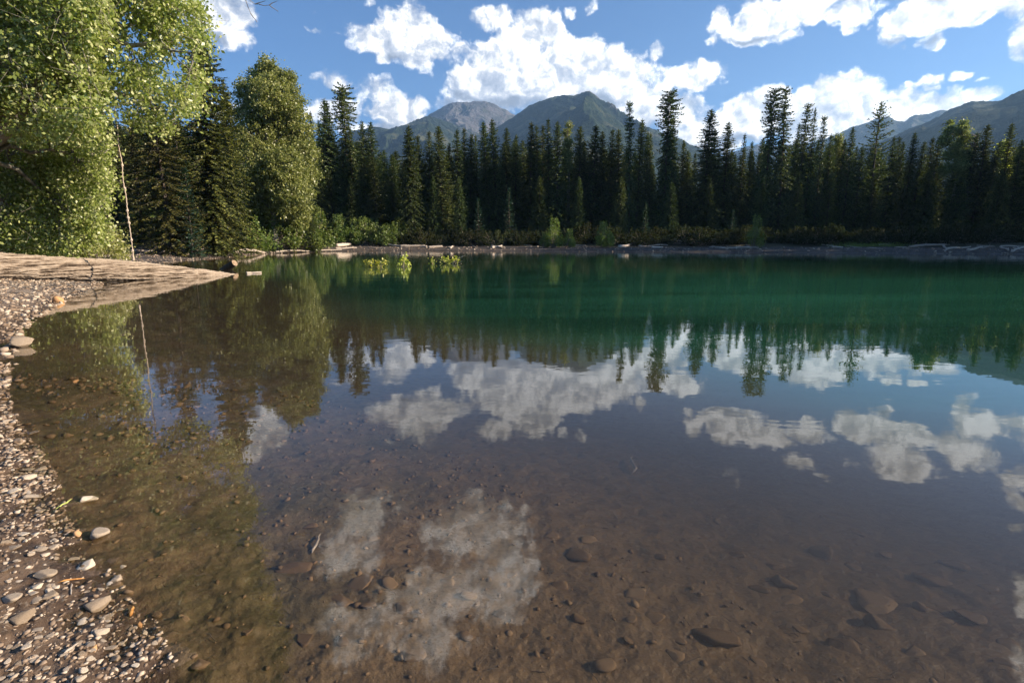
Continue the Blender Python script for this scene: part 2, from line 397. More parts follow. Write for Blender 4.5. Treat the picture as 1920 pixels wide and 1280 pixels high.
# ------------------------------------------------------------------ lake water
gx = np.concatenate([np.arange(-45, 45, .5), np.arange(45, 111, 2.0)]); gy = np.concatenate([np.arange(-24, 100, .5)])
GX, GY = np.meshgrid(gx, gy)
sd_w = -sdf(GX.ravel(), GY.ravel())
nx, ny = len(gx), len(gy)
i_ = np.arange(ny - 1)[:, None] * nx; j_ = np.arange(nx - 1)[None, :]
wf = np.stack([i_ + j_, i_ + j_ + 1, i_ + nx + j_ + 1, i_ + nx + j_], -1).reshape(-1, 4)
keep = (sd_w[wf] > -2.5).any(axis=1)
def water_mat():
    m, t = new_mat('lake_water'); tcn = t.new('ShaderNodeTexCoord'); o = tcn.outputs['Object']
    at = t.new('ShaderNodeAttribute'); at.attribute_name = 'offshore'; d = at.outputs['Fac']
    sp = t.new('ShaderNodeSeparateXYZ'); t.l.new(o, sp.inputs[0])
    # low wind ripples, calmer close to the beach
    n1 = t.noise(t.vmath('MULTIPLY', o, (.5, 1.0, 1)), 2.6, 3, .5, .6)
    n2 = t.noise(t.vmath('MULTIPLY', o, (.35, 1, 1)), .55, 2, .5, .5)
    calm = t.smooth(sp.outputs[1], 2, 30, .25, 1.0)
    h = t.math('MULTIPLY', t.math('ADD', n1, t.math('MULTIPLY', n2, 2.2)), calm)
    bn = t.new('ShaderNodeBump'); bn.inputs['Strength'].default_value = 1.0; bn.inputs['Distance'].default_value = .0034
    t.l.new(h, bn.inputs['Height'])
    geo = t.new('ShaderNodeNewGeometry')   # Schlick reflectance of water, the same from above and below
    cosv = t.math('ABSOLUTE', t.vmath('DOT_PRODUCT', bn.outputs[0], geo.outputs['Incoming']))
    frv = t.math('MULTIPLY_ADD', t.math('POWER', t.math('SUBTRACT', 1.0, cosv, clamp=True), 5.0), .98, .02)
    gl = t.new('ShaderNodeBsdfGlossy'); gl.inputs['Roughness'].default_value = .0; t.l.new(bn.outputs[0], gl.inputs['Normal'])
    gl.inputs[0].default_value = (1, 1, 1, 1)
    # suspended silt: brown over the shallows, green over the deep basin
    big = t.noise(t.vmath('MULTIPLY', o, (.25, 1, 1)), .16, 3, .5)
    deep = t.smooth(t.math('MULTIPLY_ADD', t.math('SUBTRACT', big, .5), 4, d), 4.0, 9.5)
    cs = t.mix(deep, (.066, .050, .028), (.012, .074, .038))
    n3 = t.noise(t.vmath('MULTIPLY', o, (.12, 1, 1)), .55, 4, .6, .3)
    sunlit_streak = t.math('MULTIPLY', t.smooth(sp.outputs[1], 9, 15), t.smooth(sp.outputs[1], 20, 30, 1, 0))  # brighter green streak, sunlight painted into the water colour
    sunlit_streak = t.math('MULTIPLY', sunlit_streak, t.smooth(sp.outputs[0], -2, 9))
    vary = t.math('MULTIPLY_ADD', sunlit_streak, .75, t.smooth(n3, .35, .65, .62, 1.2))
    cs = t.mix(deep, cs, t.vmath('MULTIPLY', t.mix(sunlit_streak, (.013, .056, .031), (.013, .064, .036)), vary))
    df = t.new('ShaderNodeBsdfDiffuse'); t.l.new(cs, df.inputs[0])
    tr = t.new('ShaderNodeBsdfTransparent'); tr.inputs[0].default_value = (.90, .88, .84, 1)
    k = t.math('ADD', t.smooth(d, .3, 6.0, .03, .93), t.math('MULTIPLY', deep, .06), clamp=True)
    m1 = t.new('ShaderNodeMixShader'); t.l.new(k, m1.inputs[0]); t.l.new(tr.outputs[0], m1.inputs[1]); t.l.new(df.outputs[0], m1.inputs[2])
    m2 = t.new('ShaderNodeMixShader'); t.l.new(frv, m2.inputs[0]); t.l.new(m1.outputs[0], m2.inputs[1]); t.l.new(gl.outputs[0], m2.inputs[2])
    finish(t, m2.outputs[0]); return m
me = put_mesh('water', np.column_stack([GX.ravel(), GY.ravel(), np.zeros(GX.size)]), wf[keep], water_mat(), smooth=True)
a_ = me.attributes.new('offshore', 'FLOAT', 'POINT'); a_.data.foreach_set('value', sd_w.astype(np.float32))
tag(link('water', me), kind='structure')

# ------------------------------------------------------------------ mountains
def mountain_mat(name, rock_amt):
    m, t = new_mat(name); g = t.new('ShaderNodeNewGeometry'); o = t.new('ShaderNodeTexCoord').outputs['Object']
    at = t.new('ShaderNodeAttribute'); at.attribute_name = 'rock'
    nt = t.noise(o, .07, 4, .7); nb = t.noise(o, .006, 5, .6); ns = t.noise(t.vmath('MULTIPLY', o, (1, 1, .3)), .02, 6, .7, .8)
    forest = t.ramp(nt, [(.35, (.008, .014, .010)), (.55, (.018, .029, .016)), (.75, (.066, .076, .034))])
    forest = t.mix(t.smooth(nb, .52, .66), forest, (.085, .085, .045))  # paler patches put sunlit slopes into the forest colour
    rock = t.ramp(ns, [(.3, (.05, .05, .052)), (.55, (.10, .095, .098)), (.8, (.20, .185, .18))])
    rf = t.smooth(t.math('ADD', at.outputs['Fac'], t.math('MULTIPLY', t.math('SUBTRACT', ns, .5), 1.1)), .42, .62)
    c = t.mix(rf, forest, rock)
    h = t.math('ADD', nt, t.math('MULTIPLY', ns, 1.5))
    finish(t, principled(t, c, .95, h, .8, 9, .05)); return m
def ridge(name, pts, D, back, front, H0, seed, rockf, gully=.5, roll=2.0, ncol=620, nrow=120, gs=1.0):
    az = np.array([math.atan2(*ray(x, y)[:2]) for x, y in pts])
    te = np.array([ray(x, y)[2] / math.hypot(*ray(x, y)[:2]) for x, y in pts])
    A = np.linspace(az[0], az[-1], ncol)
    Hc = np.interp(A, az, te) * D + EYE
    s = np.concatenate([np.linspace(0, 1, nrow) ** .8, 1 + np.linspace(0, 1, 14)[1:]])
    r = np.where(s <= 1, D - front * (1 - s), D + back * (s - 1))
    Am, rm = np.meshgrid(A, r); Sm = np.meshgrid(A, s)[1]; Hm = np.meshgrid(Hc, s)[0]
    x = rm * np.sin(Am); y = rm * np.cos(Am)
    sf = np.where(Sm <= 1, Sm, 2 - Sm)
    env = np.clip(sf * (1 - sf) * 4, 0, 1) ** .7 * np.where(Sm <= 1, 1, .6)
    g = ridged(x / 420 * gs + fbm(x / 300, y / 300, seed + 5, 2) * .5, y / 700 * gs, seed, 5, .55) - .55
    z = H0 + (Hm - H0) * (sf ** 1.12 + gully * g * env)
    crest = np.clip((sf - .93) / .07, 0, 1)
    z = z + crest * roll * fbm(x / 22, y / 22, seed + 9, 3, .7) + (1 - crest) * 6 * fbm(x / 60, y / 60, seed + 2, 4, .6)
    vv = np.column_stack([x.ravel(), y.ravel(), z.ravel()])
    nr_ = len(s); ii = np.arange(nr_ - 1)[:, None] * ncol; jj = np.arange(ncol - 1)[None, :]
    ff = np.stack([ii + jj, ii + jj + 1, ii + ncol + jj + 1, ii + ncol + jj], -1).reshape(-1, 4)
    me = put_mesh(name, vv, ff, mountain_mat(name + '_slopes', 0), smooth=True)
    a = me.attributes.new('rock', 'FLOAT', 'POINT')
    pxs = 960 + np.tan(Am) * F * 1.02
    a.data.foreach_set('value', rockf(pxs, Sm, g).ravel().astype(np.float32))
    o = link(name, me); tag(o, kind='structure'); return o
sstep = lambda a, b, v: np.clip((v - a) / (b - a), 0, 1) ** 2 * (3 - 2 * np.clip((v - a) / (b - a), 0, 1))
ridge('mountain', [(770,262),(790,232),(803,216),(818,208),(832,200),(845,194),(857,191),(866,192),(880,191),(893,190),(910,190),(921,193),(931,197),(940,202),(949,206),(957,211),(965,216),(990,235),(1030,262)],
      3600, 500, 1500, 60, 61, lambda p, s, g: .30 + .30 * sstep(.35, .7, s), .35, 5, 420, 110)
ridge('mountain', [(560,300),(640,262),(664,248),(702,247),(731,247),(750,239),(768,231),(782,223),(794,219),(803,217),(825,222),(850,232),(880,246),(905,252),(935,262),(980,285),(1020,300)],
      2700, 500, 1300, 40, 71, lambda p, s, g: .12 + .34 * sstep(830, 870, p) * sstep(.55, .8, s) , .5, 6, 520, 110)
ridge('mountain', [(860,300),(900,262),(937,237),(950,228),(965,217),(990,200),(1005,194),(1017,190),(1032,184),(1047,181),(1060,180),(1076,179),(1086,176),(1093,173),(1100,171),(1107,171),(1114,176),(1120,182),(1129,190),(1141,199),(1155,207),(1168,215),(1183,224),(1209,238),(1233,245),(1248,254),(1278,261),(1292,271),(1307,276),(1340,290),(1400,315)],
      2500, 500, 1400, 40, 83, lambda p, s, g: .10 + .55 * sstep(1085, 1100, p) * sstep(.86, .96, s) * (1 - sstep(1180, 1230, p)) + .32 * sstep(.1, .3, g) * sstep(.5, .7, s), .46, 5, 620, 130)
ridge('mountain', [(1340,300),(1399,276),(1420,270),(1460,275),(1520,268),(1571,252),(1594,240),(1624,231),(1642,223),(1655,219),(1666,219),(1677,225),(1695,229),(1704,222),(1712,217),(1719,215),(1740,215),(1752,210),(1763,206),(1775,207),(1800,215),(1850,240)],
      3800, 500, 1500, 60, 91, lambda p, s, g: .30 + .2 * sstep(.6, .9, s), .35, 5, 420, 100)
ridge('mountain', [(1560,300),(1640,270),(1683,253),(1707,239),(1737,230),(1760,218),(1775,209),(1796,199),(1826,191),(1855,190),(1879,188),(1894,181),(1920,172),(1960,158),(2020,142),(2100,130),(2250,120),(2400,140)],
      2100, 500, 1250, 30, 101, lambda p, s, g: .06 + 0 * s, .45, 7, 520, 120)
ridge('hill', [(-900,240),(-600,200),(-200,190),(100,220),(350,262),(520,285),(640,300)], 1500, 400, 900, 20, 111, lambda p, s, g: .05 + 0 * s, .3, 6, 300, 70)

# ------------------------------------------------------------------ haze over the valley
bm = bmesh.new(); bmesh.ops.create_cube(bm, size=1.0)
for v_ in bm.verts: v_.co = Vector((v_.co.x * 10400, v_.co.y * 10400, (v_.co.z + .5) * 1300 - 12))
me = bpy.data.meshes.new('haze'); bm.to_mesh(me); bm.free()
hm, t = new_mat('valley_haze')
pv = t.new('ShaderNodeVolumePrincipled'); pv.inputs['Color'].default_value = (.36, .62, 1.0, 1); pv.inputs['Density'].default_value = 1.15e-4; pv.inputs['Anisotropy'].default_value = .25
ho = t.new('ShaderNodeOutputMaterial'); t.l.new(pv.outputs[0], ho.inputs['Volume']); me.materials.append(hm)
tag(link('haze', me), kind='stuff')

# ------------------------------------------------------------------ vegetation builders
def kites(p, d, l, wd, rng, flat=None):
    """one kite-shaped face per twig: base p, unit dir d, length l, width wd"""
    n = len(p)
    up = rng.normal(size=(n, 3)) if flat is None else flat + rng.normal(size=(n, 3)) * .45
    s = np.cross(d, up); s /= np.linalg.norm(s, axis=1)[:, None] + 1e-9
    l = l[:, None]; wd = wd[:, None]
    q = np.stack([p, p + d * l * .45 + s * wd * .5, p + d * l, p + d * l * .45 - s * wd * .5], 1).reshape(-1, 3)
    f = np.arange(n * 4).reshape(n, 4)
    return q, f
class Tubes:
    def __init__(s): s.v = []; s.f = []; s.n = 0
    def add(s, pts, radii, sides=5, cap=False):
        pts = np.asarray(pts, float); radii = np.asarray(radii, float); k = len(pts)
        tg = np.gradient(pts, axis=0); tg /= np.linalg.norm(tg, axis=1)[:, None] + 1e-9
        ref = np.array([0, 0, 1.0]) if abs(tg[0][2]) < .9 else np.array([1.0, 0, 0])
        a = np.cross(tg, ref); a /= np.linalg.norm(a, axis=1)[:, None] + 1e-9; b = np.cross(tg, a)
        th = np.linspace(0, 2 * math.pi, sides, endpoint=False)
        ring = pts[:, None, :] + radii[:, None, None] * (np.cos(th)[None, :, None] * a[:, None, :] + np.sin(th)[None, :, None] * b[:, None, :])
        base = s.n; s.v.append(ring.reshape(-1, 3)); s.n += k * sides
        i = base + np.arange(k - 1)[:, None] * sides; j = np.arange(sides)[None, :]; j2 = (j + 1) % sides
        s.f.append(np.stack([i + j, i + j2, i + sides + j2, i + sides + j], -1).reshape(-1, 4))
    def mesh(s, name, mat, smooth=True): return put_mesh(name, np.vstack(s.v), np.vstack(s.f), mat, smooth)

def conifer(seed, H=20.0, Rb=2.0, prof=lambda t: (1 - t) ** .8, spacing=.30, nb=6, rise=.05, droop=.45, tip=.12, tw=.42, tww=.13, step=.17, low=.04, gap=0.0, mat='needle', hang=.5, lr=.16, lumpa=.28, name='spruce'):
    rng = np.random.default_rng(seed)
    zs = []; az = []
    z = H * low
    while z < H * .985:
        k = nb + rng.integers(-1, 2); k = max(3, int(k * (1 - .35 * (z / H))))
        a0 = rng.uniform(0, 6.28)
        for i in range(k):
            if rng.random() < gap: continue
            zs.append(z + rng.uniform(-.5, .5) * spacing); az.append(a0 + i * 6.283 / k + rng.normal() * .25)
        z += spacing * rng.uniform(.8, 1.2) * (1 - .45 * z / H)
    zs = np.array(zs); az = np.array(az); t = np.clip(zs / H, 0, 1)
    lump = 1 + lumpa * fbm(np.cos(az) * 1.2 + seed, t * 9 + np.sin(az) * 1.2, seed, 3)
    L = Rb * prof(t) * lump * rng.uniform(.72, 1.15, len(t)) + .12
    dirn = np.column_stack([np.cos(az), np.sin(az), np.zeros_like(az)])
    def bp(i, s):
        z_ = zs[i] + L[i] * (rise + .35 * t[i] ** 3) * s - L[i] * droop * (1 - .75 * t[i] ** 2) * s ** 2 + L[i] * tip * s ** 4
        return dirn[i] * (L[i] * s)[:, None] + np.column_stack([0 * z_, 0 * z_, z_])
    ns = np.maximum(3, (L / step).astype(int)); idx = np.repeat(np.arange(len(L)), ns)
    sfr = np.concatenate([np.linspace(.12, 1, n_) for n_ in ns]); sfr = np.clip(sfr + rng.normal(size=len(sfr)) * .02, .05, 1)
    base = bp(idx, sfr); tang = bp(idx, np.minimum(sfr + .05, 1.05)) - bp(idx, sfr - .01)
    tang /= np.linalg.norm(tang, axis=1)[:, None]
    side = np.column_stack([-np.sin(az[idx]), np.cos(az[idx]), 0 * sfr])
    P_, D_, L_, W_ = [], [], [], []
    loc_l = np.clip(L[idx] * .55, .18, tw) * (1.05 - .55 * sfr)
    for sg in (-1, 1):
        d = side * sg * rng.uniform(.5, 1, len(sfr))[:, None] + tang * rng.uniform(.45, .9, len(sfr))[:, None] + np.array([0, 0, -1]) * (rng.uniform(.0, .45, len(sfr)) * (1.1 - t[idx]))[:, None]
        d /= np.linalg.norm(d, axis=1)[:, None]
        P_.append(base); D_.append(d); L_.append(loc_l * rng.uniform(.7, 1.25, len(sfr))); W_.append(np.full(len(sfr), tww) * rng.uniform(.7, 1.3, len(sfr)))
    hsel = rng.random(len(sfr)) < hang
    d = tang[hsel] * .4 + np.array([0, 0, -1.0]) + rng.normal(size=(hsel.sum(), 3)) * .25; d /= np.linalg.norm(d, axis=1)[:, None]
    P_.append(base[hsel]); D_.append(d); L_.append(loc_l[hsel] * rng.uniform(.5, .9, hsel.sum())); W_.append(np.full(hsel.sum(), tww * 1.1))
    # tips and leader
    tipb = bp(np.arange(len(L)), np.full(len(L), .93)); d = dirn + np.array([0, 0, .1]) + rng.normal(size=(len(L), 3)) * .15; d /= np.linalg.norm(d, axis=1)[:, None]
    P_.append(tipb); D_.append(d); L_.append(np.clip(L * .3, .15, tw)); W_.append(np.full(len(L), tww))
    kz = np.linspace(H * .93, H * .995, 40); d = np.column_stack([rng.normal(size=40), rng.normal(size=40), np.full(40, .9)]); d /= np.linalg.norm(d, axis=1)[:, None]
    P_.append(np.column_stack([0 * kz, 0 * kz, kz])); D_.append(d); L_.append(np.full(40, .24)); W_.append(np.full(40, .08))
    p = np.vstack(P_); d = np.vstack(D_); l = np.concatenate(L_); ww = np.concatenate(W_)
    up = np.tile(np.array([0, 0, 1.0]), (len(p), 1))
    q, f = kites(p, d, l, ww, rng, up)
    crown = put_mesh(name + '_crown', q, f, M[mat])
    T = Tubes()
    kk = np.linspace(0, 1, 14); wob = np.column_stack([fbm(kk * 3, kk * 0 + seed, 5, 2) * .12, fbm(kk * 3, kk * 0 + seed, 9, 2) * .12, kk * H]); wob[0, :2] = 0
    T.add(wob, (lr * H / 20) * (1 - kk) ** .8 * 1.1 + .015, 8)
    bi = np.arange(len(L))
    for s0, s1 in ((0, .45), (.45, .85)):
        a = bp(bi, np.full(len(L), s0)); b = bp(bi, np.full(len(L), s1))
        for i in range(0, len(L), 1):
            if L[i] > .7: T.add([a[i], b[i]], [.028 * (1 - s0), .028 * (1 - s1)], 3)
    trunk = T.mesh(name + '_trunk', M['bark'])
    return crown, trunk

def make_tree(nm, meshes, loc=(0, 0, 0)):
    e = empty(nm, loc); link('crown', meshes[0], e); link('trunk', meshes[1], e); return e

PROTO = {}
def proto(key, H, meshes): PROTO[key] = (H, meshes)
proto('spire', 20, conifer(1, 20, 2.7, lambda t: (1 - t) ** .68, .27, 8, tww=.17))
proto('spire2', 20, conifer(2, 20, 2.3, lambda t: (1 - t ** 1.5) ** 1.0, .29, 7, droop=.6, tww=.17))
proto('broad', 20, conifer(3, 20, 3.3, lambda t: (1 - t) ** .62, .28, 9, droop=.55, tw=.55, step=.18, tww=.18))
proto('narrow', 20, conifer(4, 20, 1.9, lambda t: (1 - t ** 1.8) ** .85 * .98 + .02, .26, 7, droop=.6, tww=.17))
proto('club', 20, conifer(5, 20, 1.75, lambda t: .95 - .42 * np.exp(-((t - .70) / .09) ** 2) - .55 * np.clip((t - .84) / .16, 0, 1) ** 1.3, .25, 6, droop=.8, gap=.10, tw=.42, tww=.19, hang=1.0, low=.14))
proto('ragged', 20, conifer(6, 20, 2.1, lambda t: (.98 - .74 * t) * (1 + .2 * np.sin(t * 33)), .29, 6, droop=.65, gap=.15, low=.12, hang=1.0, tww=.18))
proto('sparse', 20, conifer(7, 20, 3.1, lambda t: (1 - t) ** .66 + .03, .45, 5, rise=.12, droop=.40, tip=.30, tw=.36, tww=.16, gap=.05, hang=1.0))
proto('fir', 6, conifer(8, 6, 1.25, lambda t: (1 - t) ** .95, .20, 7, droop=.15, rise=.12, tw=.34, step=.12, tww=.08, mat='needle_teal', hang=.15, low=.02, lr=.2, name='fir'))
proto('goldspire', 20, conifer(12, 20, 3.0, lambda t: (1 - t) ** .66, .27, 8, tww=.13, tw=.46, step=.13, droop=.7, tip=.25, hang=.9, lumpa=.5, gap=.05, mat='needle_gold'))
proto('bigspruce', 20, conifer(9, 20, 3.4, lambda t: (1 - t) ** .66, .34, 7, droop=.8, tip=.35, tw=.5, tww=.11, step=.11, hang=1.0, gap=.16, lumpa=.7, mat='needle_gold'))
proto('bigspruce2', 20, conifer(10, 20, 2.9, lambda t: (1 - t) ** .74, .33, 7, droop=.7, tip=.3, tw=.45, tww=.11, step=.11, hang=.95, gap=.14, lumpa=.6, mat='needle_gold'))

def leaf_cloud(centers, rads, per, size, rng, aspect=.6, droop=.3, sq=1.0):
    n = sum(per); C = np.repeat(np.asarray(centers), per, axis=0); Rr = np.repeat(np.asarray(rads), per)
    o = rng.normal(size=(n, 3)) * Rr[:, None] * .5; o[:, 2] *= sq
    p = C + o
    d = rng.normal(size=(n, 3)); d[:, 2] -= droop; d /= np.linalg.norm(d, axis=1)[:, None]
    l = size * rng.uniform(.65, 1.25, n)
    return kites(p, d, l, l * aspect, rng)
def limb(rng, a, b, sag=.1, k=5, jit=.06):
    a = np.asarray(a, float); b = np.asarray(b, float); L = np.linalg.norm(b - a); s = np.linspace(0, 1, k)[:, None]
    p = a + (b - a) * s; p[:, 2] += (s * (1 - s)).ravel() * L * sag * 2
    p[1:-1] += rng.normal(size=(k - 2, 3)) * L * jit
    return p

LAND = [(365,'the huge left spruce'),(640,'the club-topped spruce'),(765,'the broad sunlit spruce'),(932,'the saddle spruce'),(1032,'the dense summit spruce'),(1188,'the bare-topped thin spire'),(1254,'the tallest ragged spruce'),(1329,'the wide-shouldered spruce'),(1446,'the left twin spruce'),(1482,'the right twin spruce'),(1656,'the lone open-branched spruce'),(1850,'the cone-shaped spruce')]
ordn = ['', 'first', 'second', 'third', 'fourth', 'fifth', 'sixth', 'seventh', 'eighth', 'ninth', 'tenth', 'eleventh', 'twelfth', 'thirteenth', 'fourteenth', 'fifteenth', 'sixteenth', 'seventeenth', 'eighteenth', 'nineteenth', 'twentieth', 'twenty-first', 'twenty-second', 'twenty-third', 'twenty-fourth', 'twenty-fifth', 'twenty-sixth', 'twenty-seventh', 'twenty-eighth', 'twenty-ninth', 'thirtieth']
def on_(k): return ordn[min(k, 30)]
tally = {}
def near_label(what, rel, px, key):
    c = min(LAND, key=lambda L_: abs(L_[0] - px)); side = 'right' if px >= c[0] else 'left'
    k = (key, c[0], side); tally[k] = tally.get(k, 0) + 1
    return f'{what} number-{tally[k]} {rel} and {side} of {c[1]}'
def settle_labels():      # turn the running count into an ordinal counted from the landmark tree
    for o in list(col.objects):
        if 'label' in o and 'number-' in o['label']:
            a, b = o['label'].split(' number-'); n_, rest = b.split(' ', 1)
            o['label'] = f'{on_(int(n_))} {a} {rest}'
# ------------------------------------------------------------------ shrubs
def shrub(seed, w_=1.3, h=1.5, n=70, per=42, size=.13, mat='shrub'):
    rng = np.random.default_rng(seed); C = []; Rr = []; T = Tubes()
    for i in range(n):
        a = rng.uniform(0, 6.28); r = w_ * math.sqrt(rng.random()); zt = h * (1 - .55 * (r / w_) ** 2) * rng.uniform(.25, 1.08)
        c = np.array([r * math.cos(a), r * math.sin(a), zt]); C.append(c); Rr.append(rng.uniform(.16, .32))
        T.add(limb(rng, (c[0] * .15, c[1] * .15, 0), c, .12, 4), np.linspace(.016, .005, 4), 3)
    for i in range(12):   # upright shoots that break the outline
        a = rng.uniform(0, 6.28); r = w_ * rng.uniform(0, .8); top = h * rng.uniform(1.0, 1.35)
        for k in range(4): C.append(np.array([r * math.cos(a), r * math.sin(a), top - k * .13])); Rr.append(.09)
        T.add([(r * math.cos(a) * .3, r * math.sin(a) * .3, 0), (r * math.cos(a), r * math.sin(a), top)], [.012, .003], 3)
    per_ = [per] * n + [9] * 48
    q, f = leaf_cloud(C, Rr, per_, size, rng)
    return put_mesh('shrub_foliage', q, f, M[mat]), T.mesh('shrub_stems', M['twig'])
SH = [shrub(21), shrub(22, 1.6, 1.3), shrub(23, 1.0, 1.8, 60)]
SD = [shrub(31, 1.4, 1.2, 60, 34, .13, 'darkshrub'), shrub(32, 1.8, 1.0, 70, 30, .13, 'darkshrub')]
def place_shrub(meshes, x, y, s, label, group, cat='shrub'):
    e = empty('shrub', (x, y, gz(x, y) - .08)); link('foliage', meshes[0], e); link('stem', meshes[1], e)
    e.scale = (s * random.uniform(.85, 1.2), s * random.uniform(.85, 1.2), s * random.uniform(.85, 1.15)); e.rotation_euler.z = random.uniform(0, 6.28)
    tag(e, label, cat, group); return e
G1 = 'sunlit shrubs along the left shore'; G2 = 'shaded shrubs along the far shore'
for px in range(268, 455, 15):
    q = P(px + random.uniform(-6, 6), 447, random.uniform(55, 60)); place_shrub(random.choice(SH), q[0], q[1], random.uniform(1.5, 2.2), near_label('bright shrub', 'below', px, 'lit'), G1)
for px in range(462, 600, 14):
    q = P(px, 447, random.uniform(62, 67)); place_shrub(random.choice(SH), q[0], q[1], random.uniform(1.7, 2.5), f'{on_(1 + (px - 462) // 14)} shrub from the left at the foot of the big poplar', 'shrubs under the poplar')
for px in range(604, 750, 12):
    q = P(px, 447, random.uniform(76, 80)); place_shrub(random.choice(SH), q[0], q[1], random.uniform(1.3, 1.8), f'{on_(1 + (px - 604) // 12)} rounded green shrub counted rightward from the big poplar', 'rounded shrubs right of the poplar')
def shore_y(px): return float(W(px, np.interp(px, [700, 1000, 1300, 1600, 1900], [470.5, 471.3, 472.8, 474.2, 476.4]))[1])
for px in list(range(752, 1540, 12)) + list(range(1545, 1930, 15)):
    q = P(px, 447, shore_y(px) + random.uniform(8.6, 12))
    s_ = random.uniform(.9, 1.7)
    place_shrub(random.choice(SD), q[0], q[1], s_, near_label('dark shrub', 'below', px, 'shrub'), G2)
for px, s_, lab in ((1037, 1.5, 'tall pale green bush catching sun in the middle of the far shore'), (1133, 1.3, 'upright light green sapling bush, sunlit at its tip, right of the tall pale bush'), (1068, .9, 'low yellow-green bush between the two sunlit bushes of the far shore'), (1020, .7, 'small yellow-green bush left of the tall pale bush on the far shore'), (1415, 1.2, 'faint green bush above the upright driftwood root on the far shore')):
    q = P(px, 447, shore_y(px) + 4.6); o = place_shrub(SH[2], q[0], q[1], s_ * .8, lab, 'sunlit bushes of the far shore'); o.scale.z *= 1.5

# ------------------------------------------------------------------ conifers
# px, top py, distance, kind, width factor
ROW = [(365,40,47,'goldspire',1.25),(285,120,43,'bigspruce',1.1),(318,190,50,'bigspruce2',1.0),(238,200,46,'bigspruce2',1.1),(408,150,54,'goldspire',.9),(427,183,60,'spire2',1.0),(545,132,70,'spire',1.0),(343,314,43,'fir',1.0),(392,262,47,'goldspire',.8),
 (577,380,64,'broad',.9),(581,207,88,'spire2',.9),(606,183,84,'narrow',1.2),(616,190,85,'narrow',1.1),(640,157,86,'club',1.0),(656,236,86,'spire2',.9),(679,225,84,'spire',.9),(693,226,84,'spire',1.0),(731,288,84,'spire',1.0),(765,232,79,'broad',.85),
 (786,253,88,'narrow',1.1),(800,245,87,'narrow',1.0),(825,236,82,'spire',1.0),(839,266,86,'spire',.8),(859,241,85,'narrow',1.1),(869,238,90,'narrow',1.0),(879,250,88,'spire',.9),(895,253,90,'spire2',.9),(917,227,87,'spire',.9),(932,223,86,'spire',.95),(948,239,90,'spire',.9),(964,251,88,'narrow',1.1),(980,262,92,'spire',1.0),(993,227,85,'narrow',1.2),(1007,233,88,'narrow',1.1),(1019,233,90,'narrow',1.1),(1032,221,85,'spire2',1.1),(1047,227,84,'spire',1.0),(1087,235,86,'spire',.95),(1100,262,88,'narrow',1.0),(1111,233,85,'narrow',1.35),(1130,245,86,'spire',.9),(1147,241,87,'narrow',1.0),(1165,242,86,'spire',1.0),(1188,189,84,'ragged',.75),(1200,222,86,'spire',.85),(1215,247,88,'spire',.8),(1224,247,87,'narrow',.9),(1254,168,83,'club',1.0),(1268,218,86,'narrow',1.1),(1282,262,88,'spire',.9),(1296,280,87,'spire',.9),
 (1329,204,82,'spire',1.2),(1346,242,85,'narrow',.9),(1369,228,83,'spire',1.1),(1397,250,84,'spire2',.9),(1410,264,85,'narrow',.9),(1424,286,86,'spire',.8),(1446,164,81,'club',.88),(1482,162,80,'ragged',.85),(1499,230,84,'narrow',.9),(1510,193,81,'ragged',.8),(1527,202,81,'spire2',.9),(1546,216,82,'ragged',.75),(1562,250,84,'narrow',1.1),(1582,260,85,'spire',.9),(1600,236,80,'spire',.75),(1618,273,84,'spire',.9),(1656,187,76,'sparse',1.0),(1676,254,82,'narrow',1.0),(1686,255,84,'narrow',.9),(1695,264,84,'spire',.8),(1714,248,79,'spire',.8),(1727,265,77,'spire',.9),(1747,256,80,'narrow',1.1),(1759,253,81,'narrow',1.1),(1830,247,78,'narrow',1.2),(1814,225,84,'narrow',1.0),(1850,233,77,'spire',1.0),(1870,264,76,'spire',1.0),(1901,230,74,'spire',1.0),(1915,262,73,'spire',1.0),(1940,240,72,'spire',1.0),(1975,225,70,'broad',1.0)]
# smaller young conifers standing before the wall of trunks
YOUNG = [(955,352,79,'fir',1.0),(897,372,78,'fir',.9),(1210,380,77,'fir',1.1),(1375,392,76,'fir',.9),(735,345,80,'spire',1.0),(700,300,82,'spire',1.0),(1085,330,79,'spire',.9),(862,330,80,'spire',.9),(1640,330,75,'spire',1.0),(1745,318,73,'broad',.9),(1800,330,72,'broad',.9),(1880,320,70,'broad',.9),(1700,350,73,'spire',1.0),(1500,320,77,'spire',.9),(1330,330,79,'spire',1.0),(1165,330,79,'broad',.8),(1010,330,80,'spire',1.0),(812,330,80,'spire',.9),(620,320,80,'spire',1.0),(655,330,79,'spire',.9),(1560,320,77,'spire',.9),(1260,340,78,'broad',.8),(1430,330,78,'spire',.9)]
SELF = {365:'huge dark drooping spruce rising behind the left broad-leaved tree',640:'very tall spruce with a narrow waist and club-shaped top right of the poplar',765:'broad spruce with sunlit right flank at the end of the lit shrubs',932:'saddle spruce, dark and pointed below the gap between the two mountains',1032:'dense column-like spruce standing below the summit of the central mountain',1188:'thin spruce spire with bare-looking top, right of the central peak',1254:'tallest ragged spruce to the right of the central mountain',1329:'wide-shouldered dark spruce where the mountain slope meets the trees',1446:'left one of the two tallest twin spruces with shaggy crowns',1482:'right one of the two tallest twin spruces, its trunk lit below',1656:'lone spruce with open upswept branches against the white cloud',1850:'dark cone-shaped spruce right of the yellow-green poplars',343:'small bluish young fir before the big spruces of the left shore',285:'wide drooping spruce with sunlit branches right of the hanging rope'}
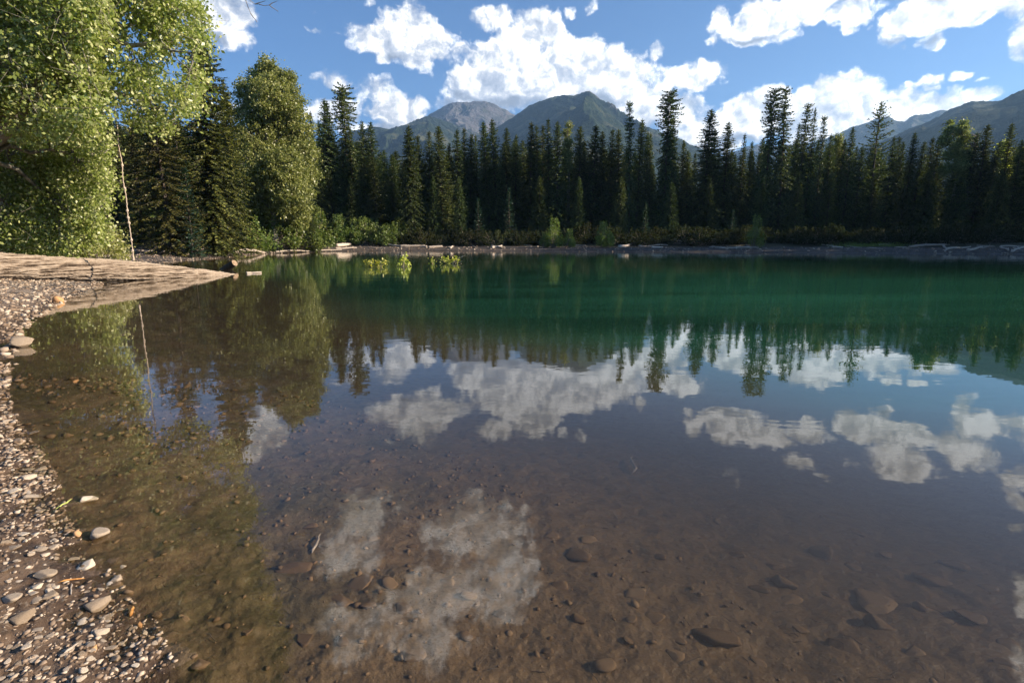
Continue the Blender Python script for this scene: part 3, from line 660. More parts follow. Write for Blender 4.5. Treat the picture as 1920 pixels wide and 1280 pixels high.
def put_conifer(px, top, Y_, kind, wf, label, group, name='spruce_tree'):
    q = P(px, top, Y_); g = gz(q[0], q[1]); H, ms = PROTO[kind]
    h = q[2] - g + .1
    e = empty(name, (q[0], q[1], g - .15)); link('crown', ms[0], e); link('trunk', ms[1], e)
    s = h / H; wx = wf * s ** .7
    e.scale = (wx * random.uniform(.85, 1.2), wx * random.uniform(.85, 1.2), s); e.rotation_euler = (random.gauss(0, .016), random.gauss(0, .016), random.uniform(0, 6.28))
    tag(e, label, 'tree', group); return e
rows = sorted(ROW)
lx = [a for a, _ in LAND]
for (px, top, Y_, kind, wf) in rows:
    if px in SELF: lab = SELF[px]
    else:
        c = min(LAND, key=lambda L_: abs(L_[0] - px))
        between = [r_[0] for r_ in rows if min(c[0], px) < r_[0] < max(c[0], px) and r_[0] not in (343,)]
        k = len(between) + 1
        lab = f"{on_(k)} conifer {'right' if px > c[0] else 'left'} of {c[1]}"
    put_conifer(px, top, Y_, kind, wf, lab, 'conifers standing along the lake shore', 'fir_tree' if kind == 'fir' else 'spruce_tree')
for (px, top, Y_, kind, wf) in YOUNG:
    put_conifer(px, top, Y_, kind, wf, near_label('lower shaded conifer', 'in front of', px, 'young'), 'lower conifers before the shoreline conifers', 'fir_tree' if kind == 'fir' else 'spruce_tree')
# the forest behind the front row
kinds = ['spire', 'spire2', 'narrow', 'broad', 'spire']
n_back = 0
for row, (dy, st) in enumerate(((10, 22), (17, 24), (26, 27))):
    for px in range(205 + row * 9, 2000, st):
        base = 84 if px > 580 else 58 + (px - 200) * .04
        Yb = base + dy + random.uniform(-2, 2) - max(0, px - 1300) * .015
        top = np.interp(px, [200, 420, 560, 700, 760, 1000, 1290, 1340, 1500, 1700, 1950], [215, 225, 220, 270, 290, 266, 292, 275, 262, 290, 285]) + random.uniform(-10, 30) + row * 3
        put_conifer(px + random.uniform(-7, 7), top, Yb, random.choice(kinds), random.uniform(.9, 1.25), near_label(('second-rank', 'third-rank', 'rearmost')[row] + ' forest conifer', 'behind', px, row), 'forest conifers behind the shoreline trees'); n_back += 1
# the wooded east bank, beyond the right edge of the view
for i in range(34):
    t_ = i / 33; x = 77 + 24 * t_ + random.uniform(-3, 3); y = 62 - 42 * t_ + random.uniform(-2, 4)
    g = gz(x, y); H, ms = PROTO[random.choice(kinds)]; h = random.uniform(26, 32)
    e = empty('spruce_tree', (x, y, g - .1)); link('crown', ms[0], e); link('trunk', ms[1], e)
    e.scale = (1.2, 1.2, h / H); e.rotation_euler.z = random.uniform(0, 6.28)
    tag(e, f'{on_(i % 17 + 1)} spruce along the east bank, {"shoreward" if i < 17 else "farther"} half of the row', 'tree', 'spruces of the east bank')

# ------------------------------------------------------------------ broad-leaved trees
def poplar(blob_px, Yc, base_px, name, label, size=.2, mat='poplar', dens=1.0, group=None, dep=1.0, squash=1.0, seed=50):
    rng = np.random.default_rng(seed); b = P(base_px, 447, Yc); g = gz(b[0], b[1]); base = np.array([b[0], b[1], g])
    C = []; Rr = []; per = []; T = Tubes()
    top = max(P(x, y - r, Yc)[2] for x, y, r in blob_px)
    tk = np.linspace(0, 1, 9); tp = np.column_stack([0 * tk, 0 * tk, tk * (top - g) * .9]); tp[1:, :2] += rng.normal(size=(8, 2)) * .08
    H = top - g
    T.add(tp, .30 * (H / 18) * (1 - tk) ** .7 + .03, 8)
    for x, y, r in blob_px:
        c0 = P(x, y, Yc + rng.uniform(-1, 1) * dep) - base; rr = r * Yc / F
        k = int(30 * rr * rr * dens) + 4
        z0 = max(.1, min(c0[2] - rr * .8, H * .8)); st = tp[np.argmin(abs(tp[:, 2] - z0))]
        lb = limb(rng, st, c0, -.05, 5); T.add(lb, np.linspace(.10, .03, 5), 5)
        for i in range(k):
            d = rng.normal(size=3); d /= np.linalg.norm(d); c = c0 + d * rr * rng.random() ** .4
            C.append(c); Rr.append(rng.uniform(.28, .6)); per.append(int(rng.integers(28, 46)))
            if i % 2 == 0: T.add(limb(rng, lb[rng.integers(2, 5)], c, .0, 3), np.linspace(.028, .006, 3), 3)
    q, f = leaf_cloud(C, Rr, per, size, rng, .65)
    e = empty(name, tuple(base)); link('crown', put_mesh('broadleaf_crown', q, f, M[mat]), e); link('trunk', T.mesh('broadleaf_trunk', M['palebark']), e)
    tag(e, label, 'tree', group); return e
poplar([(508,132,22),(490,150,26),(528,152,26),(466,170,24),(505,180,34),(545,190,26),(470,215,34),(518,222,38),(556,236,30),(478,262,36),(525,270,40),(565,285,30),(478,315,36),(535,322,42),(572,328,24),(500,365,38),(548,370,36),(470,372,26),(512,408,36),(556,408,26),(470,420,22)],
       61, 516, 'poplar_tree', 'big broad-crowned yellow-green poplar standing taller than its neighbours on the left shore', .24, 'poplar', 1.0, dep=1.8)
poplar([(1065,236,4),(1063,250,6),(1067,268,8),(1063,290,9),(1066,312,9)], 87, 1065, 'poplar_tree', 'slim pale poplar among the conifers right of the dense spruce under the summit', .24, 'poplar', 1.6, 'poplars among the conifers', seed=51)
poplar([(1804,232,5),(1802,246,9),(1809,260,10),(1797,274,11),(1810,290,12),(1800,312,13),(1808,335,12)], 78, 1803, 'poplar_tree', 'tallest yellow-green poplar among the right-hand conifers', .26, 'poplar', 1.4, 'poplars among the conifers', seed=52)
poplar([(1781,231,4),(1779,246,7),(1774,266,9),(1780,290,10),(1774,318,11)], 79, 1777, 'poplar_tree', 'narrower yellow-green poplar just left of the tallest right-hand poplar', .26, 'poplar', 1.4, 'poplars among the conifers', seed=53)
poplar([(1886,270,5),(1882,286,8),(1890,302,9),(1884,322,9)], 78, 1884, 'poplar_tree', 'low yellow poplar crown left of the dark cone near the right border', .26, 'yellow', 1.0, 'poplars among the conifers', seed=54)
poplar([(1918,285,10),(1916,305,13),(1922,325,14)], 76, 1918, 'poplar_tree', 'low yellow-green poplar at the very right border of the forest', .26, 'poplar', 1.4, 'poplars among the conifers', seed=55)
poplar([(1572,262,7),(1570,280,10),(1572,300,10)], 86, 1571, 'poplar_tree', 'thin pale poplar left of the lone open-branched spruce', .24, 'poplar', 1.4, 'poplars among the conifers', seed=56)

# big leaning tree on the left bank
rng = np.random.default_rng(77)
base = np.array([-18.6, 17.2, gz(-18.6, 17.2)])
tr_pts = np.array([base - base, P(-110, 330, 17.0) - base, P(20, 232, 17) - base, P(82, 148, 17.1) - base, P(150, 40, 17.4) - base, P(200, -120, 17.6) - base, P(220, -330, 17.6) - base])
T = Tubes(); tt = np.linspace(0, 6, 40)
tp = np.column_stack([np.interp(tt, range(7), tr_pts[:, i]) for i in range(3)])
for _ in range(3): tp[1:-1] = (tp[:-2] + 2 * tp[1:-1] + tp[2:]) / 4
T.add(tp, np.interp(tt, [0, 1, 2, 3, 4, 5, 6], [.42, .33, .25, .22, .17, .12, .05]), 14)
from_poly = [(-320,-640),(330,-640),(395,-330),(372,-120),(378,-20),(392,60),(398,108),(378,150),(368,185),(350,226),(300,240),(228,232),(214,262),(208,330),(196,380),(203,425),(196,447),(150,462),(118,470),(60,466),(-200,462),(-320,300)]
def in_poly(x, y, pg):
    c = False; n = len(pg)
    for i in range(n):
        x1, y1 = pg[i]; x2, y2 = pg[(i + 1) % n]
        if (y1 > y) != (y2 > y) and x < (x2 - x1) * (y - y1) / (y2 - y1) + x1: c = not c
    return c
C = []; Rr = []; per = []; anchors = []
limb_t = [(330, 20, 17.5), (360, 100, 17), (300, 190, 18.6), (240, 120, 19.4), (180, 300, 20.4), (120, 400, 21), (40, 420, 21), (40, 330, 20.5), (330, -150, 17.5), (250, -350, 17.5), (60, -200, 19), (-60, -50, 17), (-120, 200, 19.5), (-100, 400, 20), (170, 200, 20), (100, 30, 15.6), (0, -400, 17), (200, -520, 17.5), (-10, 100, 15.6), (330, 215, 18.4)]
for (x, y, Yl) in limb_t:
    e_ = P(x, y, Yl) - base
    if y > 250: st = tp[rng.integers(6, 13)]
    else: st = tp[min(39, max(10, int(np.argmin(np.linalg.norm(tp - e_, axis=1))) - 4))]
    lb = limb(rng, st, e_, .10 if y < 250 else .22, 9, .025); T.add(lb, np.linspace(.11, .02, 9), 6); anchors.append(lb[2:])
anch = np.vstack(anchors + [tp[14:]])
# limb that carries the rope
ROPE = P(216, 215, 19.6); rope_top = np.array([ROPE[0], 19.6, 8.3])
lb = limb(rng, tp[19], rope_top - base + np.array([1.2, .4, .5]), .1, 9, .0); T.add(lb, np.linspace(.12, .04, 9), 7); anch = np.vstack([anch, lb])
rope_top = lb[6] + base; 
n_cl = 0
while n_cl < 4600:
    x = rng.uniform(-320, 410); y = rng.uniform(-640, 475)
    if not in_poly(x, y, from_poly): continue
    if y < -20 and rng.random() < .45: continue
    if x < -60 and rng.random() < .5: continue
    if x < 200 and 0 < y and rng.random() < .0: continue
    hole = vnoise(np.array([x / 42.]), np.array([y / 34.]), 5)[0]
    if x > 205 and y > -60 and (hole < .42 or rng.random() < .30): continue
    if y > 250: Yl = rng.uniform(19.6, 21.6)
    elif x > 200: Yl = rng.uniform(16.8, 19.4)
    else: Yl = rng.uniform(15.2, 19.8)
    if abs((x - 52) - (190 - y) * .8) < 26 and 130 < y < 240 and x < 110 and Yl < 18.2: continue
    if 196 < x < 246 and 190 < y < 330 and Yl < 21: continue
    c = P(x, y, Yl) - base
    if c[2] + base[2] < .5: continue
    C.append(c); Rr.append(rng.uniform(.26, .52)); per.append(int(rng.integers(44, 72))); n_cl += 1
    k = int(np.argmin(np.sum((anch - c) ** 2, axis=1)))
    if rng.random() < .5: T.add(limb(rng, anch[k], c + rng.normal(size=3) * .12, .03, 5, .05), np.linspace(.020, .005, 5), 3)
    for _ in range(2): T.add(limb(rng, c, c + rng.normal(size=3) * .35, .0, 3, .05), np.linspace(.006, .003, 3), 3)
q, f = leaf_cloud(C, Rr, per, .122, rng, .62, .5)
# bare twigs reaching over the water at the top of the view
for (x0, y0, x1, y1) in ((350,-150,455,-10),(455,-10,478,8),(478,8,505,10),(505,10,522,22),(505,10,520,2),(455,-10,470,25),(470,25,482,42),(478,8,498,2)):
    T.add(limb(rng, P(x0, y0, 16) - base, P(x1, y1, 16) - base, 0, 4, .03), [.012, .010, .008, .006], 4)
e = empty('broadleaf_tree', tuple(base))
link('crown', put_mesh('leaning_crown', q, f, M['alder']), e); link('trunk', T.mesh('leaning_trunk', M['palebark']), e)
tag(e, 'large leaning broad-leaved tree with dense sunlit green leaves over the left bank', 'tree')
# leafy bushes under it
for i, (px, Yb, s_, lab) in enumerate(((20, 22.5, 1.0, 'yellow-green leafy bush under the leaning tree, cut by the left picture border'), (95, 23, 1.0, 'yellow-green leafy bush behind the middle of the fallen log'), (165, 23.5, 1.0, 'outermost yellow-green leafy bush under the leaning tree, nearest the rope'))):
    rg = np.random.default_rng(90 + i); b = P(px, 447, Yb); g = gz(b[0], b[1]); C = []; Rr = []; per = []; T = Tubes()
    for k in range(120):
        a = rg.uniform(0, 6.28); r = 1.35 * math.sqrt(rg.random()); z = (2.3 * (1 - .4 * (r / 1.35) ** 2)) * rg.uniform(.12, 1)
        c = np.array([r * math.cos(a), r * math.sin(a), z]); C.append(c); Rr.append(rg.uniform(.2, .4)); per.append(46)
        if k % 2 == 0: T.add(limb(rg, (c[0] * .1, c[1] * .1, 0), c, .1, 4), np.linspace(.022, .005, 4), 4)
    q, f = leaf_cloud(C, Rr, per, .105, rg, .62, .3)
    e = empty('bush', (b[0], b[1], g)); link('foliage', put_mesh('bush_foliage', q, f, M['alder']), e); link('stem', T.mesh('bush_stems', M['twig']), e)
    tag(e, lab, 'bush', 'leafy bushes under the leaning tree')

# ------------------------------------------------------------------ rope with knots
kn = [P(229, 310, 19.6)[2], P(234, 353, 19.6)[2], P(240, 395, 19.6)[2], P(242, 408, 19.6)[2], P(243, 418, 19.6)[2], P(246, 450, 19.6)[2], P(248, 470, 19.6)[2]]
zb = P(250, 488, 19.6)[2]; zz = np.linspace(rope_top[2], zb, 260); rr = np.full(260, .016)
for k in kn: rr += .034 * np.exp(-((zz - k) / .035) ** 2)
rr[-10:] += np.linspace(0, .02, 10)
xs = np.interp(zz, [zb, ROPE[2], rope_top[2]], [ROPE[0], ROPE[0], rope_top[0]]) + .012 * np.sin(zz * 5) + .006 * np.sin(zz * 37); ys = np.interp(zz, [zb, ROPE[2], rope_top[2]], [19.6, 19.6, rope_top[1]]) + .012 * np.cos(zz * 6)
T = Tubes(); T.add(np.column_stack([xs, ys, zz]), rr, 8)
m, t = new_mat('rope_fibre'); o_ = t.new('ShaderNodeTexCoord').outputs['Object']
wv_ = t.new('ShaderNodeTexWave'); wv_.bands_direction = 'DIAGONAL'; wv_.inputs['Scale'].default_value = 22; t.l.new(o_, wv_.inputs[0])
finish(t, principled(t, t.mix(wv_.outputs['Fac'], (.42, .32, .24), (.66, .54, .43)), .9, wv_.outputs['Fac'], .6, .01))
tag(link('swing_rope', T.mesh('swing_rope', m)), 'long knotted pale rope hanging from the leaning tree over the water', 'rope')

# ------------------------------------------------------------------ fallen log
nl_, ns_ = 760, 250
cl = np.array([(-23.5, 8.6, .98), (-20.0, 13.0, .86), (-17.0, 17.6, .74), (-14.6, 21.2, .335), (-12.95, 23.9, -.17), (-11.6, 26.0, -.62)])
s_ = np.linspace(0, 5, nl_); cen = np.column_stack([np.interp(s_, range(6), cl[:, i]) for i in range(3)])
for _ in range(180): cen[1:-1] = (cen[:-2] + 2 * cen[1:-1] + cen[2:]) / 4
tg = np.gradient(cen, axis=0); tg /= np.linalg.norm(tg, axis=1)[:, None]
a = np.cross(tg, (0, 0, 1)); a /= np.linalg.norm(a, axis=1)[:, None]; b = np.cross(tg, a)
dist = np.concatenate([[0], np.cumsum(np.linalg.norm(np.diff(cen, axis=0), axis=1))])
th = np.linspace(0, 2 * math.pi, ns_, endpoint=False)
TH, DD = np.meshgrid(th, dist)
u_ = TH * 9 + DD * 2.6; v_ = DD * 2.3 + TH * .4
bark = ridged(u_ * .9 + .45 * fbm(DD * 2.2, TH * 3, 7, 3), v_ * .85, 19, 4, .6) ** 1.6 + .08
rr = np.interp(s_, [0, 2, 3, 5], [.43, .385, .37, .27])[:, None] * (1 + .05 * fbm(np.cos(TH) * 1.5 + 4, DD * .5, 3, 2)) + .11 * (bark - .5)
ring = cen[:, None, :] + rr[..., None] * (np.cos(TH)[..., None] * a[:, None, :] + np.sin(TH)[..., None] * b[:, None, :])
i_ = np.arange(nl_ - 1)[:, None] * ns_; j_ = np.arange(ns_)[None, :]; j2 = (j_ + 1) % ns_
ff = np.stack([i_ + j_, i_ + j2, i_ + ns_ + j2, i_ + ns_ + j_], -1).reshape(-1, 4)
m, t = new_mat('furrowed_bark'); at = t.new('ShaderNodeAttribute'); at.attribute_name = 'furrow'; o_ = t.new('ShaderNodeTexCoord').outputs['Object']
nn = t.noise(o_, 14, 6, .7)
c_ = t.ramp(at.outputs['Fac'], [(.30, (.035, .024, .016)), (.46, (.16, .118, .086)), (.72, (.35, .28, .215))])
c_ = t.mix(t.smooth(nn, .45, .75, 0, .45), c_, (.36, .29, .225))
finish(t, principled(t, c_, .92, nn, .6, .02, .1))
me = put_mesh('fallen_log', ring.reshape(-1, 3), ff, m, True)
a_ = me.attributes.new('furrow', 'FLOAT', 'POINT'); a_.data.foreach_set('value', bark.ravel().astype(np.float32))
tag(link('fallen_log', me), 'huge fallen tree trunk with furrowed bark tapering from the left bank into the water', 'log')

# ------------------------------------------------------------------ driftwood
def wood(seed, L=1.0, r=.5, fork=False):
    rg = np.random.default_rng(seed); k = 16; s = np.linspace(-.5, .5, k)
    T = Tubes(); pts = np.column_stack([s * L, rg.normal() * .02 * np.sin(s * 6), .03 * np.sin(s * 4 + seed)])
    return pts
def drift_log(p0, p1, r, name='driftwood_log', branches=0, seed=0, taper=.6):
    rg = np.random.default_rng(seed); p0 = np.asarray(p0, float); p1 = np.asarray(p1, float); mid = (p0 + p1) / 2; L = np.linalg.norm(p1 - p0)
    k = 14; s = np.linspace(0, 1, k)[:, None]; pts = p0 + (p1 - p0) * s - mid
    off = rg.normal(size=3) * .012 * L; pts += np.sin(s * 3.14 * rg.uniform(1, 2.2)) * off
    rad = r * np.interp(s.ravel(), [0, 1], [1, taper]) * (1 + .10 * rg.normal(size=k)); T = Tubes()
    n = pts; rad2 = rad.copy()
    pts = np.vstack([pts[:1], pts, pts[-1:]]); rad2 = np.concatenate([[.002], rad2, [.002]])
    pts[0] -= (pts[2] - pts[1]) * .02; pts[-1] += (pts[2] - pts[1]) * .02
    T.add(pts, rad2, 9)
    for i in range(branches):
        j = rg.integers(2, k - 1); d = rg.normal(size=3); d[2] = abs(d[2]) * .8; d /= np.linalg.norm(d)
        T.add(limb(rg, n[j], n[j] + d * rg.uniform(.3, .9) * max(r * 5, .25), 0, 4, .06), np.linspace(r * .45, r * .12, 4), 5)
    o = link(name, T.mesh('driftwood', M['drift']), None, tuple(mid)); return o
LOGS = [(200,470,316,475,52,.12,0),(279,464.5,346,467,56,.10,0),(367,471,402,469,52,.26,0),(316,475,433,477,50,.08,0),(425,480,501,473.5,57,.15,1),(427,472,468,470,62,.09,0),(517,473.8,593,471.5,66,.09,1),(631,463.5,658,460.5,76,.22,0),(538,461.5,579,461.5,74,.12,0),(484,460.5,520,461,70,.12,0),
 (600,470.5,640,469,72,.07,0),(629,467,668,466,74,.09,0),(719,461.5,754,463,76,.17,0),(749,463.5,797,463,76,.17,1),(766,461.5,800,463.5,77,.12,0),(803,466,829,463.8,75,.17,0),(756,457.5,792,456.5,79,.10,0),(843,457,905,459.5,79,.13,1),(844,467,849,463,75,.13,2),(922,466.5,941,463,75,.16,0),(922,463.5,941,466,76,.13,0),(884,460.5,892,466,76,.06,0),(690,466,722,467,75,.07,0),
 (1047,461,1060,461,76,.14,0),(1070,460.5,1098,461.5,77,.08,0),(1160,464,1190,458.5,75,.16,0),(1197,462.5,1252,461.3,76,.10,1),(1222,465.5,1243,465.5,75,.12,0),(1330,465,1380,467.3,73,.09,1),(1335,463,1375,467,73,.07,1),(1350,466.5,1422,465.5,73,.11,2),(1381,467,1386,462,73,.08,2),(1397,460.5,1422,467.5,73,.07,0),(960,460.5,1000,461,78,.07,0),
 (1540,460,1575,464.5,70,.07,3),(1560,465.5,1580,465.5,69,.13,1),(1585,462.5,1615,465.5,69,.07,0),(1627,467,1655,468,68,.09,1),(1645,461.3,1672,459,71,.09,1),(1677,465.5,1706,465.5,68,.08,0),(1705,465.5,1780,459.7,67,.14,1),(1769,462.5,1775,469,65,.10,0),(1775,469,1771,473,63.5,.09,0),(1775,468,1820,464,65,.09,0),(1815,471,1840,466,62,.13,0),(1840,468,1865,463,64,.08,1),(1832,462,1865,464,66,.07,0),(1877,463,1920,463,64,.08,0),(1876,464,1890,472,62,.10,1),(1898,473,1925,464,61,.11,1),(1900,466,1918,471,62,.07,0)]
bits = ['pale', 'grey', 'bleached', 'weathered']
def where(px):
    for lim, s in ((330, 'behind the end of the fallen trunk'), (470, 'before the bright shrubs left of the poplar'), (600, 'at the water line below the poplar'), (700, 'below the rounded shrubs'), (830, 'on the beach behind the yellow sprigs'), (960, 'on the beach right of the yellow sprigs'), (1120, 'under the pale sunlit bush'), (1300, 'below the tallest ragged spruce'), (1450, 'in the tangle below the twin spruces'), (1620, 'left of the open-branched spruce'), (1740, 'near the green grass patch'), (1850, 'on the beach below the yellow poplars')):
        if px < lim: return s
    return 'on the beach at the right border'
for i, (x0, y0, x1, y1, Y_, r_, br) in enumerate(LOGS):
    r_ *= 1.15
    def hit(px, py):
        for Yq in np.arange(36, Y_ + 3, .25):
            q = P(px, py, Yq)
            if gz(q[0], q[1]) > q[2]: return q
        return P(px, py, Y_)
    a = hit(x0, y0); b = hit(x1, y1)
    L = np.linalg.norm(a - b)
    for p_ in (a, b):
        g_ = gz(p_[0], p_[1]); p_[2] = max(p_[2], max(g_, -.02) + r_ * .75)
        if p_[2] > g_ + .9: p_[2] = g_ + .9
    if min(a[2] - gz(a[0], a[1]), b[2] - gz(b[0], b[1])) > r_ * 1.1:
        low_ = a if a[2] - gz(a[0], a[1]) < b[2] - gz(b[0], b[1]) else b; low_[2] = max(gz(low_[0], low_[1]), 0) + r_ * .6
    ln = 'long' if L > 5 else ('short' if L < 2.2 else 'medium-length'); th_ = 'thick' if r_ > .15 else ('thin' if r_ < .09 else 'slender')
    o = drift_log(a, b, r_, seed=200 + i, branches=br)
    wh = where((x0 + x1) / 2); sibs = sorted((q_[0] + q_[2]) / 2 for q_ in LOGS if where((q_[0] + q_[2]) / 2) == wh); k_ = sibs.index((x0 + x1) / 2) + 1
    tag(o, f"{on_(k_) + ' from the left, ' if len(sibs) > 1 else ''}{th_} driftwood log {wh}", 'driftwood', 'driftwood logs along the shore')
m, t = new_mat('cut_wood'); nn = t.noise(t.new('ShaderNodeTexCoord').outputs['Object'], 18, 5, .7); finish(t, principled(t, t.ramp(nn, [(.35, (.16, .10, .06)), (.65, (.42, .30, .20))]), .9, nn)); M['cutwood'] = m
# sawn log end and a drifting scrap in the shallow water
def sawn(p, d, L, r, name, label, cat):
    d = np.asarray(d, float); d /= np.linalg.norm(d); T = Tubes(); k = np.linspace(0, 1, 8)[:, None]
    body = -d * L * (1 - k); rg = np.random.default_rng(5)
    T.add(body, r * (1 + .04 * rg.normal(size=8)), 18)
    e = empty(name, tuple(p)); link('bark', T.mesh('sawn_log_bark', M['bark']), e)
    T2 = Tubes(); T2.add([d * .006, d * .012], [r * .97, .001], 18); link('cut_face', T2.mesh('sawn_log_face', M['cutwood'], False), e)
    tag(e, label, cat); return e
p = P(440, 493, 28.2); sawn(p, (.80, -.25, .42), 1.0, .17, 'sawn_log', 'short sawn log end with pale cut face, in the water beyond the fallen trunk', 'log')
a = W(462, 513); b = W(490, 512); drift_log(a + [0, 0, .03], b + [0, 0, .03], .06, seed=333); tag(bpy.context.scene.objects[-1] if False else col.objects[-1], 'small dark piece of wood floating right of the sawn log end', 'driftwood')
# grey bleached brushwood behind the end of the fallen trunk
def brush(seed, wd, h, n):
    rg = np.random.default_rng(seed); T = Tubes()
    for i in range(n):
        a0 = np.array([rg.uniform(-wd, wd), rg.uniform(-.6, .6), 0]); d = np.array([rg.normal() * 1.0, rg.normal() * .5, abs(rg.normal()) * .7 + .15]); d /= np.linalg.norm(d)
        L = h * rg.uniform(.6, 1.6); pts = limb(rg, a0, a0 + d * L, .1, 6, .04); T.add(pts, np.linspace(.022, .005, 6), 4)
        for k in range(4):
            j = rg.integers(1, 5); dd = d + rg.normal(size=3) * .6; dd /= np.linalg.norm(dd); T.add(limb(rg, pts[j], pts[j] + dd * L * .35, .05, 4, .05), np.linspace(.010, .003, 4), 3)
    return T.mesh('brushwood', M['twig'])
for i, (px, Y_, wd, h, n) in enumerate(((225,44,1.4,1.6,36),(285,46,1.6,1.4,34),(330,47,1.2,1.1,26),(560,66,1.6,1.2,30),(530,66,1.2,1.0,22),(690,76,1.2,.9,18))):
    b = P(px, 447, Y_); o = link('brushwood', brush(400 + i, wd, h, n), None, (b[0], b[1], max(gz(b[0], b[1]), 0) - .03))
    tag(o, ['grey tangle of dead branches beside the hanging rope', 'grey dead branches right of the rope, before the green shrubs', 'small grey dead brush left of the bright shrubs', 'purplish dead brush below the right side of the poplar', 'low dead brush below the trunk of the poplar', 'small dead brush below the rounded shrubs right of the poplar'][i], 'dead branches', 'dead brushwood along the shore')
# fine twig litter on the mud beside the log
rg = np.random.default_rng(9); T = Tubes()
for i in range(1100):
    px = rg.uniform(150, 480) if i < 850 else rg.uniform(0, 250); py = rg.uniform(468, 492) if i < 850 else rg.uniform(505, 560)
    c = on_ground(px, py)
    if sdf(np.array([c[0]]), np.array([c[1]]))[0] < -.25: continue
    d = np.array([rg.normal(), rg.normal() * .6, rg.normal() * .08]); d /= np.linalg.norm(d); L = rg.uniform(.2, 1.0)
    
    if ((c[0] + 14.6) * .84 - (c[1] - 21.2) * .54) ** 2 < .5: continue
    T.add(limb(rg, c + [0, 0, .02], c + d * L + [0, 0, .03], .05, 4, .05), np.linspace(.012, .004, 4), 3)
tag(link('twig_litter', T.mesh('twig_litter', M['twig'])), 'fine grey twigs strewn on the mud around the fallen trunk', 'twigs', kind='stuff')

# ------------------------------------------------------------------ leafy sprigs standing in the water
def sprig(c, wd, h, n, label, sticks=()):
    rg = np.random.default_rng(int(abs(c[0]) * 1000)); C = []; Rr = []; per = []; T = Tubes()
    for i in range(n):
        p_ = np.array([rg.uniform(-wd, wd), rg.uniform(-.25, .25), rg.uniform(.05, h)]); C.append(p_); Rr.append(.14); per.append(9)
        T.add(limb(rg, (p_[0] * .4, 0, -.1), p_, .1, 4), np.linspace(.012, .004, 4), 3)
    for (a, b, r) in sticks: T.add(limb(rg, a, b, .05, 5, .04), np.linspace(r, r * .4, 5), 5)
    q, f = leaf_cloud(C, Rr, per, .135, rg, .62, .3)
    e = empty('sprig', (c[0], c[1], 0)); link('leaves', put_mesh('sprig_leaves', q, f, M['yellow']), e); link('branch', T.mesh('sprig_branch', M['drift']), e)
    tag(e, label, 'branch', 'leafy branches standing in the water')
sprig(W(705, 500.5), .62, .38, 26, 'leftmost and widest tuft of yellow leaves rising from the water')
sprig(W(757, 499.5), .36, .62, 20, 'rounded upright tuft of yellow-green leaves, middle one in the water', [((-.6, 0, -.1), (0, 0, .3), .015)])
sprig(W(812, 494.5), .10, .26, 6, 'tiny yellow-green tuft left of the bare forked stick')
sprig(W(843, 494.5), .55, .40, 20, 'tuft of yellow-green leaves with a bare pale stick rising to its right', [((.2, 0, 0), (.75, 0, .42), .03), ((.75, 0, .42), (1.0, 0, .5), .02), ((.35, 0, .0), (.85, 0, .16), .02), ((.7, 0, .02), (1.3, 0, -.06), .012)])

# ------------------------------------------------------------------ green grass tufts on the far beach
rg = np.random.default_rng(12); n = 2600
px = rg.normal(1640, 34, n); Y0 = rg.uniform(65, 69, n); gp = np.array([P(a, 462, b) for a, b in zip(px, Y0)]); gp[:, 2] = ground_z(gp[:, 0], gp[:, 1])
px = rg.uniform(230, 560, n); Y1 = rg.uniform(52, 60, n); gp2 = np.array([P(a, 466, b) for a, b in zip(px, Y1)]); gp2[:, 2] = ground_z(gp2[:, 0], gp2[:, 1])
gp2 = gp2[sdf(gp2[:, 0], gp2[:, 1]) > 1.2]
gp = np.vstack([gp, gp2]); n = len(gp); d = rg.normal(size=(n, 3)) * .35; d[:, 2] = 1; d /= np.linalg.norm(d, axis=1)[:, None]
q, f = kites(gp, d, rg.uniform(.15, .4, n), np.full(n, .05), rg)
tag(link('grass', put_mesh('grass', q, f, M['shrub'])), 'patchy green grass at the back of the far beach', 'grass', kind='stuff')

# ------------------------------------------------------------------ stones
bm = bmesh.new(); bmesh.ops.create_icosphere(bm, subdivisions=1, radius=1)
IV = np.array([v.co for v in bm.verts]); IF = np.array([[v.index for v in f.verts] for f in bm.faces]); bm.free()
bm = bmesh.new(); bmesh.ops.create_icosphere(bm, subdivisions=3, radius=1)
JV = np.array([v.co for v in bm.verts]); JF = np.array([[v.index for v in f.verts] for f in bm.faces]); bm.free()
def stone_mesh(seed, mat, ang_=.5):
    rg = np.random.default_rng(seed); v = JV.copy()
    for k in range(int(9 + ang_ * 12)):   # flatten facets
        nrm = rg.normal(size=3); nrm /= np.linalg.norm(nrm); lim = rg.uniform(.42, .80); d = v @ nrm
        v -= np.clip(d - lim, 0, None)[:, None] * nrm * 1.0
    v *= 1 + .07 * fbm(v[:, 0] * 2 + seed, v[:, 1] * 2 + v[:, 2], seed, 4)[:, None]
    v /= np.abs(v).max(axis=0); v *= np.array([1, rg.uniform(.5, .9), rg.uniform(.22, .42)])
    return put_mesh('stone_shape', v, JF, M[mat], True)
SM = {m_: [stone_mesh(500 + i + (0 if m_ == 'stone' else 50), m_, i / 9) for i in range(9)] for m_ in ('stone', 'wetstone')}
SM['tanstone'] = [stone_mesh(600, 'tanstone', .6), stone_mesh(601, 'tanstone', .9)]
